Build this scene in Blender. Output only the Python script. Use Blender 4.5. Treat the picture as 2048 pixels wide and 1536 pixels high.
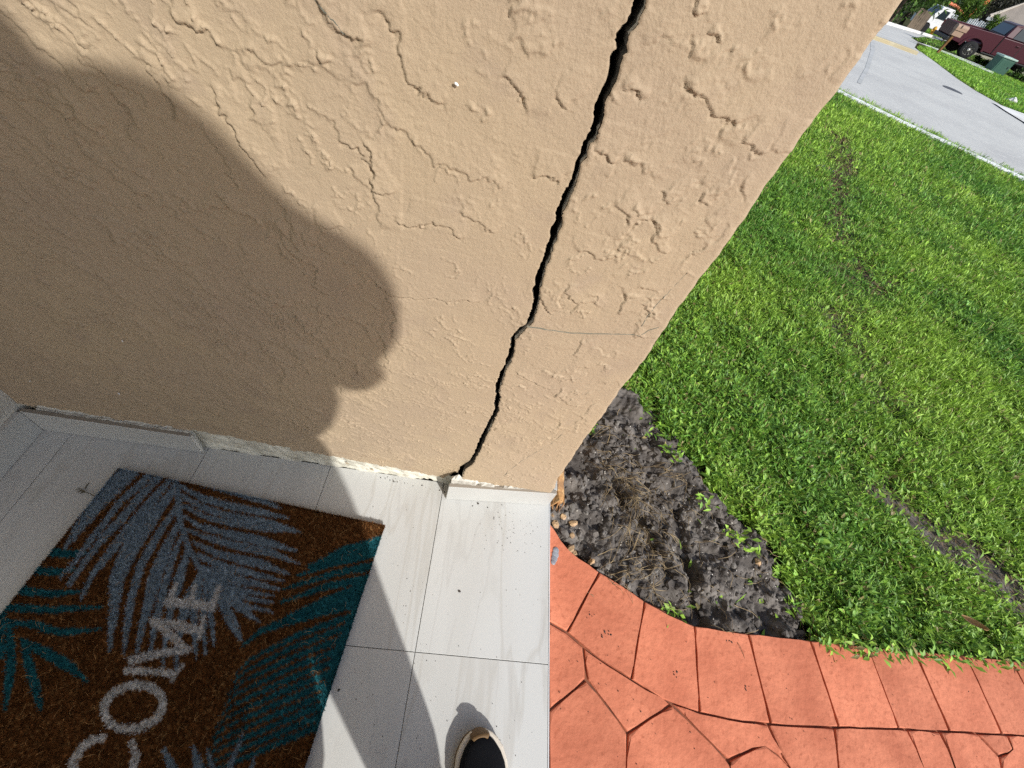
import bpy, bmesh, math, random
import numpy as np
from mathutils import Vector, Matrix
for o in list(bpy.data.objects):
    bpy.data.objects.remove(o, do_unlink=True)
random.seed(7); rng = np.random.default_rng(11)
scn = bpy.context.scene
COL = scn.collection
rad = math.radians

# ------------------------------------------------------------------ camera
F_PX = 843.4; CAM_H = 1.115
RW = np.array([[0.9744478, 0.0602263, 0.2163892],
               [0.1795989, -0.7874743, -0.5896003],
               [0.1348915, 0.6133979, -0.7781692]])      # rows: picture right, picture down, view direction
cd = bpy.data.cameras.new('camera'); cam = bpy.data.objects.new('camera', cd); COL.objects.link(cam)
cd.sensor_fit = 'HORIZONTAL'; cd.sensor_width = 36.0; cd.lens = F_PX / 2048 * 36
cd.clip_start = 0.02; cd.clip_end = 6000
m = Matrix.Identity(4)
for i in range(3):
    m[i][0] = RW[0][i]; m[i][1] = -RW[1][i]; m[i][2] = -RW[2][i]
m[2][3] = CAM_H
cam.matrix_world = m
scn.camera = cam

# ------------------------------------------------------------------ light
SUN_EL = 37.0; SUN_H = np.array([0.59, -0.81]); SUN_H /= np.linalg.norm(SUN_H)
w = bpy.data.worlds.new('World'); scn.world = w; w.use_nodes = True
nt = w.node_tree; nt.nodes.clear()
sky = nt.nodes.new('ShaderNodeTexSky'); sky.sky_type = 'NISHITA'; sky.sun_disc = False
sky.sun_elevation = rad(SUN_EL); sky.sun_rotation = math.atan2(SUN_H[0], SUN_H[1])
sky.dust_density = 1.5; sky.ozone_density = 1.0
bg = nt.nodes.new('ShaderNodeBackground'); bg.inputs['Strength'].default_value = 0.15
wo = nt.nodes.new('ShaderNodeOutputWorld')
nt.links.new(sky.outputs[0], bg.inputs[0]); nt.links.new(bg.outputs[0], wo.inputs[0])
sd = bpy.data.lights.new('sun', 'SUN'); so = bpy.data.objects.new('sun', sd); COL.objects.link(so)
sd.energy = 4.0; sd.angle = rad(1.1); sd.color = (1.0, 0.975, 0.93)
ce = math.cos(rad(SUN_EL))
so.rotation_euler = Vector((SUN_H[0]*ce, SUN_H[1]*ce, math.sin(rad(SUN_EL)))).to_track_quat('Z', 'Y').to_euler()
so.location = (3, -5, 6)
vs = scn.view_settings
vs.view_transform = 'Standard'; vs.look = 'None'; vs.gamma = 1.0; vs.exposure = 0.25; vs.use_curve_mapping = False
scn.render.engine = 'CYCLES'
scn.cycles.max_bounces = 6; scn.cycles.diffuse_bounces = 4; scn.cycles.glossy_bounces = 3
scn.cycles.use_denoising = False

# ------------------------------------------------------------------ geometry helpers
CAM0 = np.array([0, 0, CAM_H])
def ray(u, v):
    return RW.T @ np.array([(u-1024)/F_PX, (v-768)/F_PX, 1.0])
def onz(u, v, z=0.0):
    d = ray(u, v); return CAM0 + (z-CAM_H)/d[2]*d
def ony(u, v, y):
    d = ray(u, v); return CAM0 + y/d[1]*d
def project(p):
    c = (np.asarray(p) - CAM0) @ RW.T
    return c[..., 0]/c[..., 2]*F_PX+1024, c[..., 1]/c[..., 2]*F_PX+768, c[..., 2]
QN = np.array([.648, .762]); SN = np.array([.762, -.648])      # across / along the street
TQ = [-60, 1, 9.3, 9.5, 20, 26, 40, 110, 200, 4000]; TZ = [-.055, -.055, -.2, -.25, -.5, -.68, -1.15, -3.7, -5.2, -5.2]
def tz(x, y):
    return np.interp(QN[0]*x + QN[1]*y, TQ, TZ)
def onterrain(u, v, dz=0.0):
    d = ray(u, v); n = np.linalg.norm(d[:2])
    ts = np.geomspace(.3, 3000, 6000)/n
    p = CAM0 + ts[:, None]*d
    i = np.argmax(p[:, 2] < tz(p[:, 0], p[:, 1]) + dz)
    return p[i]
def xyqs(q, s):
    return np.array([QN[0]*q + SN[0]*s, QN[1]*q + SN[1]*s])

def link(o, parent=None):
    COL.objects.link(o)
    if parent is not None: o.parent = parent
    return o
def mesh_np(name, verts, faces, mat=None, parent=None, col=None, smooth=False, loc=None):
    verts = np.asarray(verts, np.float32); 
    me = bpy.data.meshes.new(name)
    if isinstance(faces, np.ndarray):
        k = faces.shape[1]; nf = len(faces)
        me.vertices.add(len(verts)); me.vertices.foreach_set('co', verts.ravel())
        me.loops.add(nf*k); me.loops.foreach_set('vertex_index', faces.astype(np.int32).ravel())
        me.polygons.add(nf); me.polygons.foreach_set('loop_start', np.arange(0, nf*k, k, dtype=np.int32))
        me.polygons.foreach_set('loop_total', np.full(nf, k, np.int32))
        me.update(calc_edges=True); me.validate()
    else:
        me.from_pydata([tuple(map(float, v)) for v in verts], [], faces); me.update()
    if smooth:
        me.polygons.foreach_set('use_smooth', np.ones(len(me.polygons), bool))
    if col is not None:
        a = me.color_attributes.new('Col', 'FLOAT_COLOR', 'POINT')
        c = np.ones((len(verts), 4), np.float32); c[:, :3] = col
        a.data.foreach_set('color', c.ravel())
    if mat: me.materials.append(mat)
    o = bpy.data.objects.new(name, me)
    if loc is not None: o.location = loc
    return link(o, parent)
def bm_obj(name, bm, mat, parent=None, smooth=False):
    me = bpy.data.meshes.new(name)
    bmesh.ops.recalc_face_normals(bm, faces=bm.faces[:])
    bm.to_mesh(me); bm.free()
    if smooth:
        for p in me.polygons: p.use_smooth = True
    me.materials.append(mat)
    return link(bpy.data.objects.new(name, me), parent)
def box(bm, x0, x1, y0, y1, z0, z1, bev=0.0, M=None):
    vs = [bm.verts.new((x, y, z)) for x in (x0, x1) for y in (y0, y1) for z in (z0, z1)]
    fs = [(0,1,3,2),(4,6,7,5),(0,4,5,1),(2,3,7,6),(0,2,6,4),(1,5,7,3)]
    nf = [bm.faces.new([vs[i] for i in f]) for f in fs]
    if bev:
        es = list({e for f in nf for e in f.edges})
        r = bmesh.ops.bevel(bm, geom=es, offset=bev, segments=2, affect='EDGES', profile=.5)
        vs = list({v for f in r['faces'] for v in f.verts} | {v for v in vs if v.is_valid})
    if M is not None:
        bmesh.ops.transform(bm, matrix=M, verts=[v for v in vs if v.is_valid])
def prism(bm, pts, z0, z1, bev=0.0, seg=2):
    """vertical prism over a polygon; z1 top"""
    lo = [bm.verts.new((p[0], p[1], z0)) for p in pts]; hi = [bm.verts.new((p[0], p[1], z1)) for p in pts]
    n = len(pts)
    top = bm.faces.new(hi); bm.faces.new(lo[::-1])
    for i in range(n): bm.faces.new((lo[i], lo[(i+1) % n], hi[(i+1) % n], hi[i]))
    if bev:
        bmesh.ops.bevel(bm, geom=list(top.edges), offset=bev, segments=seg, affect='EDGES', profile=.5)
def tube(bm, pts, r0, r1=None, n=5):
    r1 = r0 if r1 is None else r1
    pts = [Vector(p) for p in pts]; rings = []
    for i, p in enumerate(pts):
        d = (pts[min(i+1, len(pts)-1)] - pts[max(i-1, 0)]).normalized()
        a = d.orthogonal().normalized(); b = d.cross(a)
        r = r0 + (r1-r0)*i/max(1, len(pts)-1)
        rings.append([bm.verts.new(p + (a*math.cos(t)+b*math.sin(t))*r) for t in [2*math.pi*k/n for k in range(n)]])
    for i in range(len(rings)-1):
        for k in range(n):
            bm.faces.new((rings[i][k], rings[i][(k+1) % n], rings[i+1][(k+1) % n], rings[i+1][k]))
    bm.faces.new(rings[0][::-1]); bm.faces.new(rings[-1])
def empty(name, loc=(0, 0, 0), rz=0.0):
    o = bpy.data.objects.new(name, None); o.location = loc; o.rotation_euler = (0, 0, rz); o.empty_display_size = .1
    return link(o)
def tag(o, label=None, cat=None, group=None, kind=None):
    if label: o['label'] = label
    if cat: o['category'] = cat
    if group: o['group'] = group
    if kind: o['kind'] = kind
    return o
def inset(pts, d):
    """shrink a polygon by d (metres) towards its inside"""
    P = np.array(pts, float); n = len(P)
    A = 0.5*sum(P[i][0]*P[(i+1) % n][1]-P[(i+1) % n][0]*P[i][1] for i in range(n))
    sg = 1 if A > 0 else -1; out = []
    for i in range(n):
        e0 = P[i]-P[i-1]; e1 = P[(i+1) % n]-P[i]
        e0 /= np.linalg.norm(e0)+1e-9; e1 /= np.linalg.norm(e1)+1e-9
        n0 = sg*np.array([-e0[1], e0[0]]); n1 = sg*np.array([-e1[1], e1[0]])
        b = n0+n1; l = b@b
        b = b*(2*d/max(l, .6))
        out.append(P[i]+b)
    return out
def in_poly(x, y, poly):
    c = np.zeros(np.shape(x), bool); n = len(poly)
    for i in range(n):
        x0, y0 = poly[i][:2]; x1, y1 = poly[(i+1) % n][:2]
        if y0 == y1: continue
        c ^= ((y0 > y) != (y1 > y)) & (x < (x1-x0)*(y-y0)/(y1-y0)+x0)
    return c
def seg_dist(x, y, pts):
    """distance to a polyline, and parameter 0..1 along it"""
    best = np.full(np.shape(x), 1e9); par = np.zeros(np.shape(x)); side = np.zeros(np.shape(x))
    L = [0]
    for a, b in zip(pts[:-1], pts[1:]): L.append(L[-1]+math.hypot(b[0]-a[0], b[1]-a[1]))
    for i, (a, b) in enumerate(zip(pts[:-1], pts[1:])):
        dx, dy = b[0]-a[0], b[1]-a[1]; l2 = dx*dx+dy*dy+1e-12
        t = np.clip(((x-a[0])*dx+(y-a[1])*dy)/l2, 0, 1)
        ex, ey = x-a[0]-t*dx, y-a[1]-t*dy; d = np.hypot(ex, ey)
        k = d < best
        best = np.where(k, d, best); par = np.where(k, (L[i]+t*(L[i+1]-L[i]))/L[-1], par)
        side = np.where(k, np.sign(dx*ey-dy*ex), side)
    return best, par, side

# ------------------------------------------------------------------ materials
def mat(name, base, rough=.7, spec=.3, metal=0.0, var=None, var_scale=5.0, bump=0.0, bump_scale=200.0, var2=None, var2_scale=40.0, coat=0.0, detail=4.0, obj_rand=0.0):
    """principled with colour variation from two noises, bump and per-object brightness"""
    M = bpy.data.materials.new(name); M.use_nodes = True; n = M.node_tree; b = n.nodes['Principled BSDF']
    b.inputs['Roughness'].default_value = rough; b.inputs['Specular IOR Level'].default_value = spec
    b.inputs['Metallic'].default_value = metal; b.inputs['Coat Weight'].default_value = coat
    tc = n.nodes.new('ShaderNodeTexCoord'); out = None
    rgb = n.nodes.new('ShaderNodeRGB'); rgb.outputs[0].default_value = (*base, 1); out = rgb.outputs[0]
    def mixin(colr, scale, lo, hi):
        nonlocal out
        no = n.nodes.new('ShaderNodeTexNoise'); no.inputs['Scale'].default_value = scale; no.inputs['Detail'].default_value = detail
        n.links.new(tc.outputs['Object'], no.inputs['Vector'])
        r = n.nodes.new('ShaderNodeMapRange'); r.inputs[1].default_value = lo; r.inputs[2].default_value = hi
        n.links.new(no.outputs[0], r.inputs[0])
        mx = n.nodes.new('ShaderNodeMix'); mx.data_type = 'RGBA'
        n.links.new(r.outputs[0], mx.inputs[0]); n.links.new(out, mx.inputs[6]); mx.inputs[7].default_value = (*colr, 1)
        out = mx.outputs[2]
    if var: mixin(var, var_scale, .38, .68)
    if var2: mixin(var2, var2_scale, .55, .75)
    if obj_rand:
        oi = n.nodes.new('ShaderNodeObjectInfo'); r = n.nodes.new('ShaderNodeMapRange')
        r.inputs[3].default_value = 1-obj_rand; r.inputs[4].default_value = 1+obj_rand
        n.links.new(oi.outputs['Random'], r.inputs[0])
        hs = n.nodes.new('ShaderNodeHueSaturation'); n.links.new(r.outputs[0], hs.inputs['Value']); n.links.new(out, hs.inputs['Color']); out = hs.outputs[0]
    n.links.new(out, b.inputs['Base Color'])
    if bump:
        no = n.nodes.new('ShaderNodeTexNoise'); no.inputs['Scale'].default_value = bump_scale; no.inputs['Detail'].default_value = 6
        n.links.new(tc.outputs['Object'], no.inputs['Vector'])
        bp = n.nodes.new('ShaderNodeBump'); bp.inputs['Strength'].default_value = 1.0; bp.inputs['Distance'].default_value = bump
        n.links.new(no.outputs[0], bp.inputs['Height']); n.links.new(bp.outputs[0], b.inputs['Normal'])
    return M
def mat_col(name, rough=.6, transl=0.0, spec=.25):
    """colour comes from the mesh's own colour attribute (leaves, fibres)"""
    M = bpy.data.materials.new(name); M.use_nodes = True; n = M.node_tree; b = n.nodes['Principled BSDF']
    a = n.nodes.new('ShaderNodeAttribute'); a.attribute_name = 'Col'
    n.links.new(a.outputs['Color'], b.inputs['Base Color'])
    b.inputs['Roughness'].default_value = rough; b.inputs['Specular IOR Level'].default_value = spec
    if transl:
        t = n.nodes.new('ShaderNodeBsdfTranslucent'); n.links.new(a.outputs['Color'], t.inputs[0])
        mx = n.nodes.new('ShaderNodeMixShader'); mx.inputs[0].default_value = transl
        n.links.new(b.outputs[0], mx.inputs[1]); n.links.new(t.outputs[0], mx.inputs[2])
        n.links.new(mx.outputs[0], n.nodes['Material Output'].inputs['Surface'])
    return M
MT = {}
MT['stucco'] = mat('tan_stucco', (.392, .304, .203), .75, .25, var=(.365, .282, .198), var_scale=4, var2=(.35, .27, .19), var2_scale=17, bump=.0006, bump_scale=420)
MT['block'] = mat('crack_concrete', (.10, .095, .085), .95, .1, bump=.004, bump_scale=90)
MT['core'] = mat('near_black', (.02, .02, .02), 1, 0)
MT['plaster'] = mat('bare_plaster', (.66, .64, .55), .8, .2, var=(.44, .42, .35), var_scale=18, var2=(.30, .27, .21), var2_scale=45, bump=.0025, bump_scale=70)
MT['mortar'] = mat('white_mortar', (.60, .585, .53), .85, .2, var=(.45, .435, .39), var_scale=30, bump=.002, bump_scale=120)
MT['skirting'] = mat('glazed_skirting', (.47, .47, .45), .35, .4, var=(.43, .43, .41), var_scale=6)
MT['skirtcore'] = mat('skirting_core', (.27, .24, .20), .8, .2)
MT['hair'] = mat('hairline', (.14, .15, .125), .9, .1, var=(.25, .23, .18), var_scale=60)
MT['wood'] = mat('weathered_wood', (.46, .25, .10), .8, .15, var=(.30, .17, .09), var_scale=25, var2=(.60, .40, .2), var2_scale=60, bump=.004, bump_scale=60)
MT['paver'] = mat('stamped_concrete', (.61, .208, .115), .75, .2, var=(.47, .145, .078), var_scale=8, var2=(.42, .125, .065), var2_scale=95, bump=.0026, bump_scale=60, obj_rand=.11)
MT['groove'] = mat('paver_joint', (.27, .10, .055), .95, .1, var=(.14, .07, .05), var_scale=30)
MT['soil'] = mat('dark_soil', (.080, .071, .064), .97, .05, var=(.20, .18, .16), var_scale=18, var2=(.030, .026, .024), var2_scale=34, bump=.0035, bump_scale=140, detail=10)
MT['ground'] = mat('lawn_earth', (.055, .062, .022), .97, .05, var=(.04, .034, .02), var_scale=3, bump=.01, bump_scale=40)
MT['road'] = mat('pale_asphalt', (.475, .47, .44), .9, .2, var=(.405, .40, .38), var_scale=.9, var2=(.55, .54, .51), var2_scale=14, bump=.004, bump_scale=90)
MT['kerb'] = mat('pale_kerb', (.68, .67, .64), .85, .2, var=(.5, .49, .46), var_scale=2)
MT['yellow'] = mat('yellow_paint', (.37, .31, .19), .8, .2, var=(.40, .37, .28), var_scale=1.2)
MT['white'] = mat('white_paint', (.78, .78, .77), .45, .4, var=(.7, .7, .69), var_scale=2)
MT['leaf'] = mat_col('leaf_blades', .5, .22, .3)
MT['fibre'] = mat_col('coir_fibres', .9, 0, .1)
MT['straw'] = mat_col('dry_straw', .85, .1, .1)
def mat_tile():
    M = bpy.data.materials.new('marble_tile'); M.use_nodes = True; n = M.node_tree; b = n.nodes['Principled BSDF']
    tc = n.nodes.new('ShaderNodeTexCoord'); oi = n.nodes.new('ShaderNodeObjectInfo')
    mp = n.nodes.new('ShaderNodeMapping'); mp.inputs['Scale'].default_value = (1.0, .16, 1.0); mp.inputs['Rotation'].default_value = (0, 0, .12)
    n.links.new(tc.outputs['Object'], mp.inputs[0])
    add = n.nodes.new('ShaderNodeVectorMath'); add.operation = 'ADD'
    sc = n.nodes.new('ShaderNodeVectorMath'); sc.operation = 'SCALE'; sc.inputs['Scale'].default_value = 13.0
    n.links.new(oi.outputs['Random'], sc.inputs[0]); n.links.new(mp.outputs[0], add.inputs[0]); n.links.new(sc.outputs[0], add.inputs[1])
    out = None
    rgb = n.nodes.new('ShaderNodeRGB'); rgb.outputs[0].default_value = (.515, .518, .500, 1); out = rgb.outputs[0]
    def layer(vec, scale, lo, hi, colr, amt, detail=5, dist=0.0, ridge=False):
        nonlocal out
        no = n.nodes.new('ShaderNodeTexNoise'); no.inputs['Scale'].default_value = scale; no.inputs['Detail'].default_value = detail; no.inputs['Distortion'].default_value = dist
        n.links.new(vec, no.inputs['Vector']); src = no.outputs[0]
        if ridge:
            s = n.nodes.new('ShaderNodeMath'); s.operation = 'SUBTRACT'; s.inputs[1].default_value = .5; n.links.new(src, s.inputs[0])
            a = n.nodes.new('ShaderNodeMath'); a.operation = 'ABSOLUTE'; n.links.new(s.outputs[0], a.inputs[0]); src = a.outputs[0]
        r = n.nodes.new('ShaderNodeMapRange'); r.inputs[1].default_value = lo; r.inputs[2].default_value = hi
        r.inputs[3].default_value = amt if ridge else 0; r.inputs[4].default_value = 0 if ridge else amt
        n.links.new(src, r.inputs[0])
        mx = n.nodes.new('ShaderNodeMix'); mx.data_type = 'RGBA'
        n.links.new(r.outputs[0], mx.inputs[0]); n.links.new(out, mx.inputs[6]); mx.inputs[7].default_value = (*colr, 1); out = mx.outputs[2]
    v = add.outputs[0]
    layer(v, 7, .45, .75, (.46, .455, .43), .8)
    layer(v, 3.2, 0, .016, (.40, .385, .35), .5, detail=5, dist=1.2, ridge=True)
    layer(v, 5.5, 0, .010, (.39, .38, .36), .35, detail=4, dist=.8, ridge=True)
    layer(tc.outputs['Object'], 260, .71, .76, (.2, .18, .15), .7, detail=2)
    layer(tc.outputs['Object'], 9, .58, .74, (.42, .41, .375), .45, detail=6)
    n.links.new(out, b.inputs['Base Color']); b.inputs['Roughness'].default_value = .42; b.inputs['Specular IOR Level'].default_value = .3
    return M
MT['tile'] = mat_tile()
MT['grout'] = mat('grey_grout', (.20, .195, .18), .95, .1, var=(.14, .135, .12), var_scale=20)

# ------------------------------------------------------------------ terrain, street
def ruled(name, q0, q1, s0, s1, dz, material, kind='structure', ns=2):
    qs = sorted({q0, q1} | {q for q in TQ if q0 < q < q1}); ss = np.linspace(s0, s1, ns)
    V = []; Fc = []
    for q in qs:
        for s in ss:
            x, y = xyqs(q, s); V.append((x, y, np.interp(q, TQ, TZ)+dz))
    for i in range(len(qs)-1):
        for j in range(ns-1):
            a = i*ns+j; Fc.append((a, a+ns, a+ns+1, a+1))
    return tag(mesh_np(name, V, Fc, material), kind=kind)
ruled('terrain', -60, 4000, -3000, 3000, -.05, MT['ground'])
def drape(name, poly_px, dz, material, kind='structure'):
    """a paved patch whose outline is given by sight lines, laid on the terrain"""
    pts = [onterrain(u, v, dz) for u, v in poly_px]
    bm = bmesh.new(); vs = [bm.verts.new((p[0], p[1], 0)) for p in pts]
    bm.faces.new(vs)
    for q in TQ:
        c = xyqs(q, 0)
        bmesh.ops.bisect_plane(bm, geom=bm.verts[:]+bm.edges[:]+bm.faces[:], plane_co=(c[0], c[1], 0), plane_no=(QN[0], QN[1], 0))
    bmesh.ops.triangulate(bm, faces=[f for f in bm.faces if len(f.verts) > 4])
    for v in bm.verts: v.co.z = tz(v.co.x, v.co.y)+dz
    for f in bm.faces:
        if f.normal.z < 0: f.normal_flip()
    return tag(bm_obj(name, bm, material), kind=kind)
# main street: near edge is straight, far edge swings away at the junction
drape('road', [(1560, 122), (1675, 182), (1800, 242), (2048, 360), (2200, 432), (2330, 420), (2200, 318), (2048, 237), (1993, 205), (1950, 181), (1915, 158), (1878, 130), (1842, 104), (1790, 83), (1745, 69), (1600, 20)], .03, MT['road'])
drape('side_street', [(1842, 105), (1790, 86), (1745, 71), (1650, 33), (1690, 8), (1772, 42), (1820, 56), (1873, 73), (1898, 83), (1880, 81), (1850, 74), (1822, 75), (1836, 84), (1829, 95)], .035, MT['road'])
drape('sidewalk', [(1836, 84), (1822, 80), (1858, 91), (1905, 108), (1960, 130), (1990, 143), (1985, 147), (1950, 132), (1900, 110), (1862, 95)], .045, MT['kerb'])
drape('driveway_apron', [(1985, 204), (2020, 217), (2060, 232), (2120, 262), (2100, 285), (2048, 244), (2012, 222)], .05, MT['kerb'])
def kerb_strip(name, px, width, h, material, sign=1):
    """a kerb whose near top edge follows the sight-line points"""
    P = [onterrain(u, v, .03+h)[:2] for u, v in px]
    bm = bmesh.new(); prev = None
    for i, p in enumerate(P):
        a = P[max(i-1, 0)]; b = P[min(i+1, len(P)-1)]; d = (b-a)/np.linalg.norm(b-a); nrm = sign*np.array([-d[1], d[0]])
        z = tz(*p); p2 = p+nrm*width
        ring = [bm.verts.new((p[0], p[1], z-.3)), bm.verts.new((p[0], p[1], z+.03+h-.02)), bm.verts.new((p[0]+nrm[0]*.02, p[1]+nrm[1]*.02, z+.03+h)),
                bm.verts.new((p2[0], p2[1], z+.03+h)), bm.verts.new((p2[0], p2[1], z-.3))]
        if prev:
            for k in range(4): bm.faces.new((prev[k], prev[k+1], ring[k+1], ring[k]))
        else: bm.faces.new(ring)
        prev = ring
    bm.faces.new(prev[::-1])
    return tag(bm_obj(name, bm, material), kind='structure')
drape('road_stain', [(1741, 84), (1749, 84), (1750, 100), (1738, 140), (1722, 168), (1714, 165), (1730, 136), (1741, 102)], .034, mat('tyre_mark', (.36, .365, .35), .9, .2, var=(.44, .44, .43), var_scale=3))
kerb_strip('kerb', [(1560, 122), (1675, 180), (1800, 240), (1920, 296), (2048, 356), (2300, 474)], .085, .02, MT['white'], 1)
ruled('kerb_dark_strip', 9.0, 9.46, -14, 12, -.042, MT['core'])  # near-black strip along the lawn side of the kerb
kerb_strip('yellow_kerb', [(1700, 50), (1745, 70), (1790, 86), (1838, 104)], .2, .1, MT['yellow'], 1)
kerb_strip('white_kerb', [(1700, 22), (1772, 42), (1820, 57), (1873, 73)], .3, .15, MT['kerb'], 1)
# dark utility cover in the road
pm = onterrain(1905, 180, .034)
bm = bmesh.new(); bmesh.ops.create_circle(bm, cap_ends=True, radius=.25, segments=24)
for v in bm.verts: v.co.z = 0
r_ = bmesh.ops.extrude_face_region(bm, geom=bm.faces[:]); bmesh.ops.translate(bm, vec=(0, 0, .008), verts=[v for v in r_['geom'] if isinstance(v, bmesh.types.BMVert)])
mh = bm_obj('manhole_cover', bm, mat('iron_cover', (.06, .06, .07), .7, .3, var=(.1, .1, .1), var_scale=12)); mh.location = (pm[0], pm[1], tz(pm[0], pm[1])+.028)
mh.rotation_euler = (rad(1.2), 0, 0)
tag(mh, 'dark round utility cover set in the grey road', 'manhole cover')

# ------------------------------------------------------------------ stucco wall with the crack
RES = .001
GX0, GX1, GZ0, GZ1 = -1.02, .36, -.02, 1.46
NX = int((GX1-GX0)/RES); NZ = int((GZ1-GZ0)/RES)
def fnoise(lx, ly, ang=0.0, seed=0, beta=0.0):
    """smooth random field, correlation lengths lx,ly metres along a direction turned by ang"""
    r = np.random.default_rng(seed)
    f = np.fft.rfft2(r.standard_normal((NZ, NX)))
    kz = np.fft.fftfreq(NZ, RES)[:, None]; kx = np.fft.rfftfreq(NX, RES)[None, :]
    c, s = math.cos(ang), math.sin(ang)
    a = kx*c+kz*s; b = -kx*s+kz*c
    g = np.exp(-((a*lx)**2+(b*ly)**2)*2.0)
    o = np.fft.irfft2(f*g, s=(NZ, NX)); return (o-o.mean())/o.std()
def sm(x, a, b):
    t = np.clip((x-a)/(b-a), 0, 1); return t*t*(3-2*t)
gx = GX0+(np.arange(NX)+.5)*RES; gz = GZ0+(np.arange(NZ)+.5)*RES
GXX, GZZ = np.meshgrid(gx, gz)
def warp(a, dx, dz):
    ix = np.clip(np.arange(NX)[None, :]+(dx/RES).astype(int), 0, NX-1); iz = np.clip(np.arange(NZ)[:, None]+(dz/RES).astype(int), 0, NZ-1)
    return a[iz, ix]
wx = fnoise(.012, .012, 0, 1)*.004+fnoise(.004, .004, 0, 2)*.0018; wz = fnoise(.012, .012, 0, 3)*.004+fnoise(.004, .004, 0, 4)*.0018
DENS = 1-.8*sm(GXX, -.42, -.22)*sm(GZZ, .42, .62)*(1-sm(GXX, .06, .12))
DENS = np.clip(DENS+.5*fnoise(.08, .05, -.6, 950)*(DENS < .95), .08, 1)
DENS = DENS*(1+.45*(1-sm(GXX, -.5, -.25)))*(1-.35*sm(GXX, .08, .14)*sm(GZZ, .3, .5))
def trowel(ang, seed):
    h = np.zeros((NZ, NX))
    fine = fnoise(.005, .005, 0, seed+90)
    for k, (lx, ly, t, ht) in enumerate([(.055, .012, .7, .0012), (.04, .010, .9, .0012), (.075, .017, 1.0, .0014), (.020, .009, 1.2, .0011)]):
        n = warp(fnoise(lx, ly, ang+(k-1)*.22, seed+k), wx, wz)+.10*fine
        fade = sm(fnoise(.05, .035, ang, seed+20+k), -.1, .8)*DENS                 # a pass of the trowel dies away on one side
        e = .11
        h += .45*ht*sm(n, t, t+e)*fade
        h += .0006*np.exp(-((n-t-e*.8)/.085)**2)*fade*sm(fnoise(.02, .02, 0, seed+40+k), -.6, .3)   # little lip on the edge
    m_ = .5*sm(fnoise(.06, .026, ang, seed+60), .55, 1.1)*DENS*(1-.5*sm(GXX, .08, .14))                          # patches of knobbly residue
    b = fnoise(.0062, .0042, ang, seed+61)+.3*fnoise(.0025, .0025, 0, seed+62)
    h += .0013*sm(b, .6, 1.0)*m_
    h += .0006*sm(fnoise(.003, .003, 0, seed+63), 1.5, 2.2)
    return h
ANG_L = -.95     # trowel passes lean this way left of the crack
hL = trowel(ANG_L, 100); hR = trowel(.75, 300)*1.1
near = sm(GXX, -.02, .12)
hM = trowel(-.25, 500)
low = 1-sm(GZZ, .12, .45)                                                     # marks run flatter near the floor
hLL = hL*(1-low)+hM*low
H_ = hLL*(1-near)+hR*near
calm = sm(fnoise(.09, .09, 0, 900), -.2, 1.1)*sm(GXX, -.25, .0)*sm(GZZ, .6, .8)*.75   # smoother field in the upper middle
H_ *= (1-calm)
H_ += .00014*fnoise(.0024, .0024, 0, 700)+.0003*fnoise(.05, .05, 0, 701)
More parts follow.
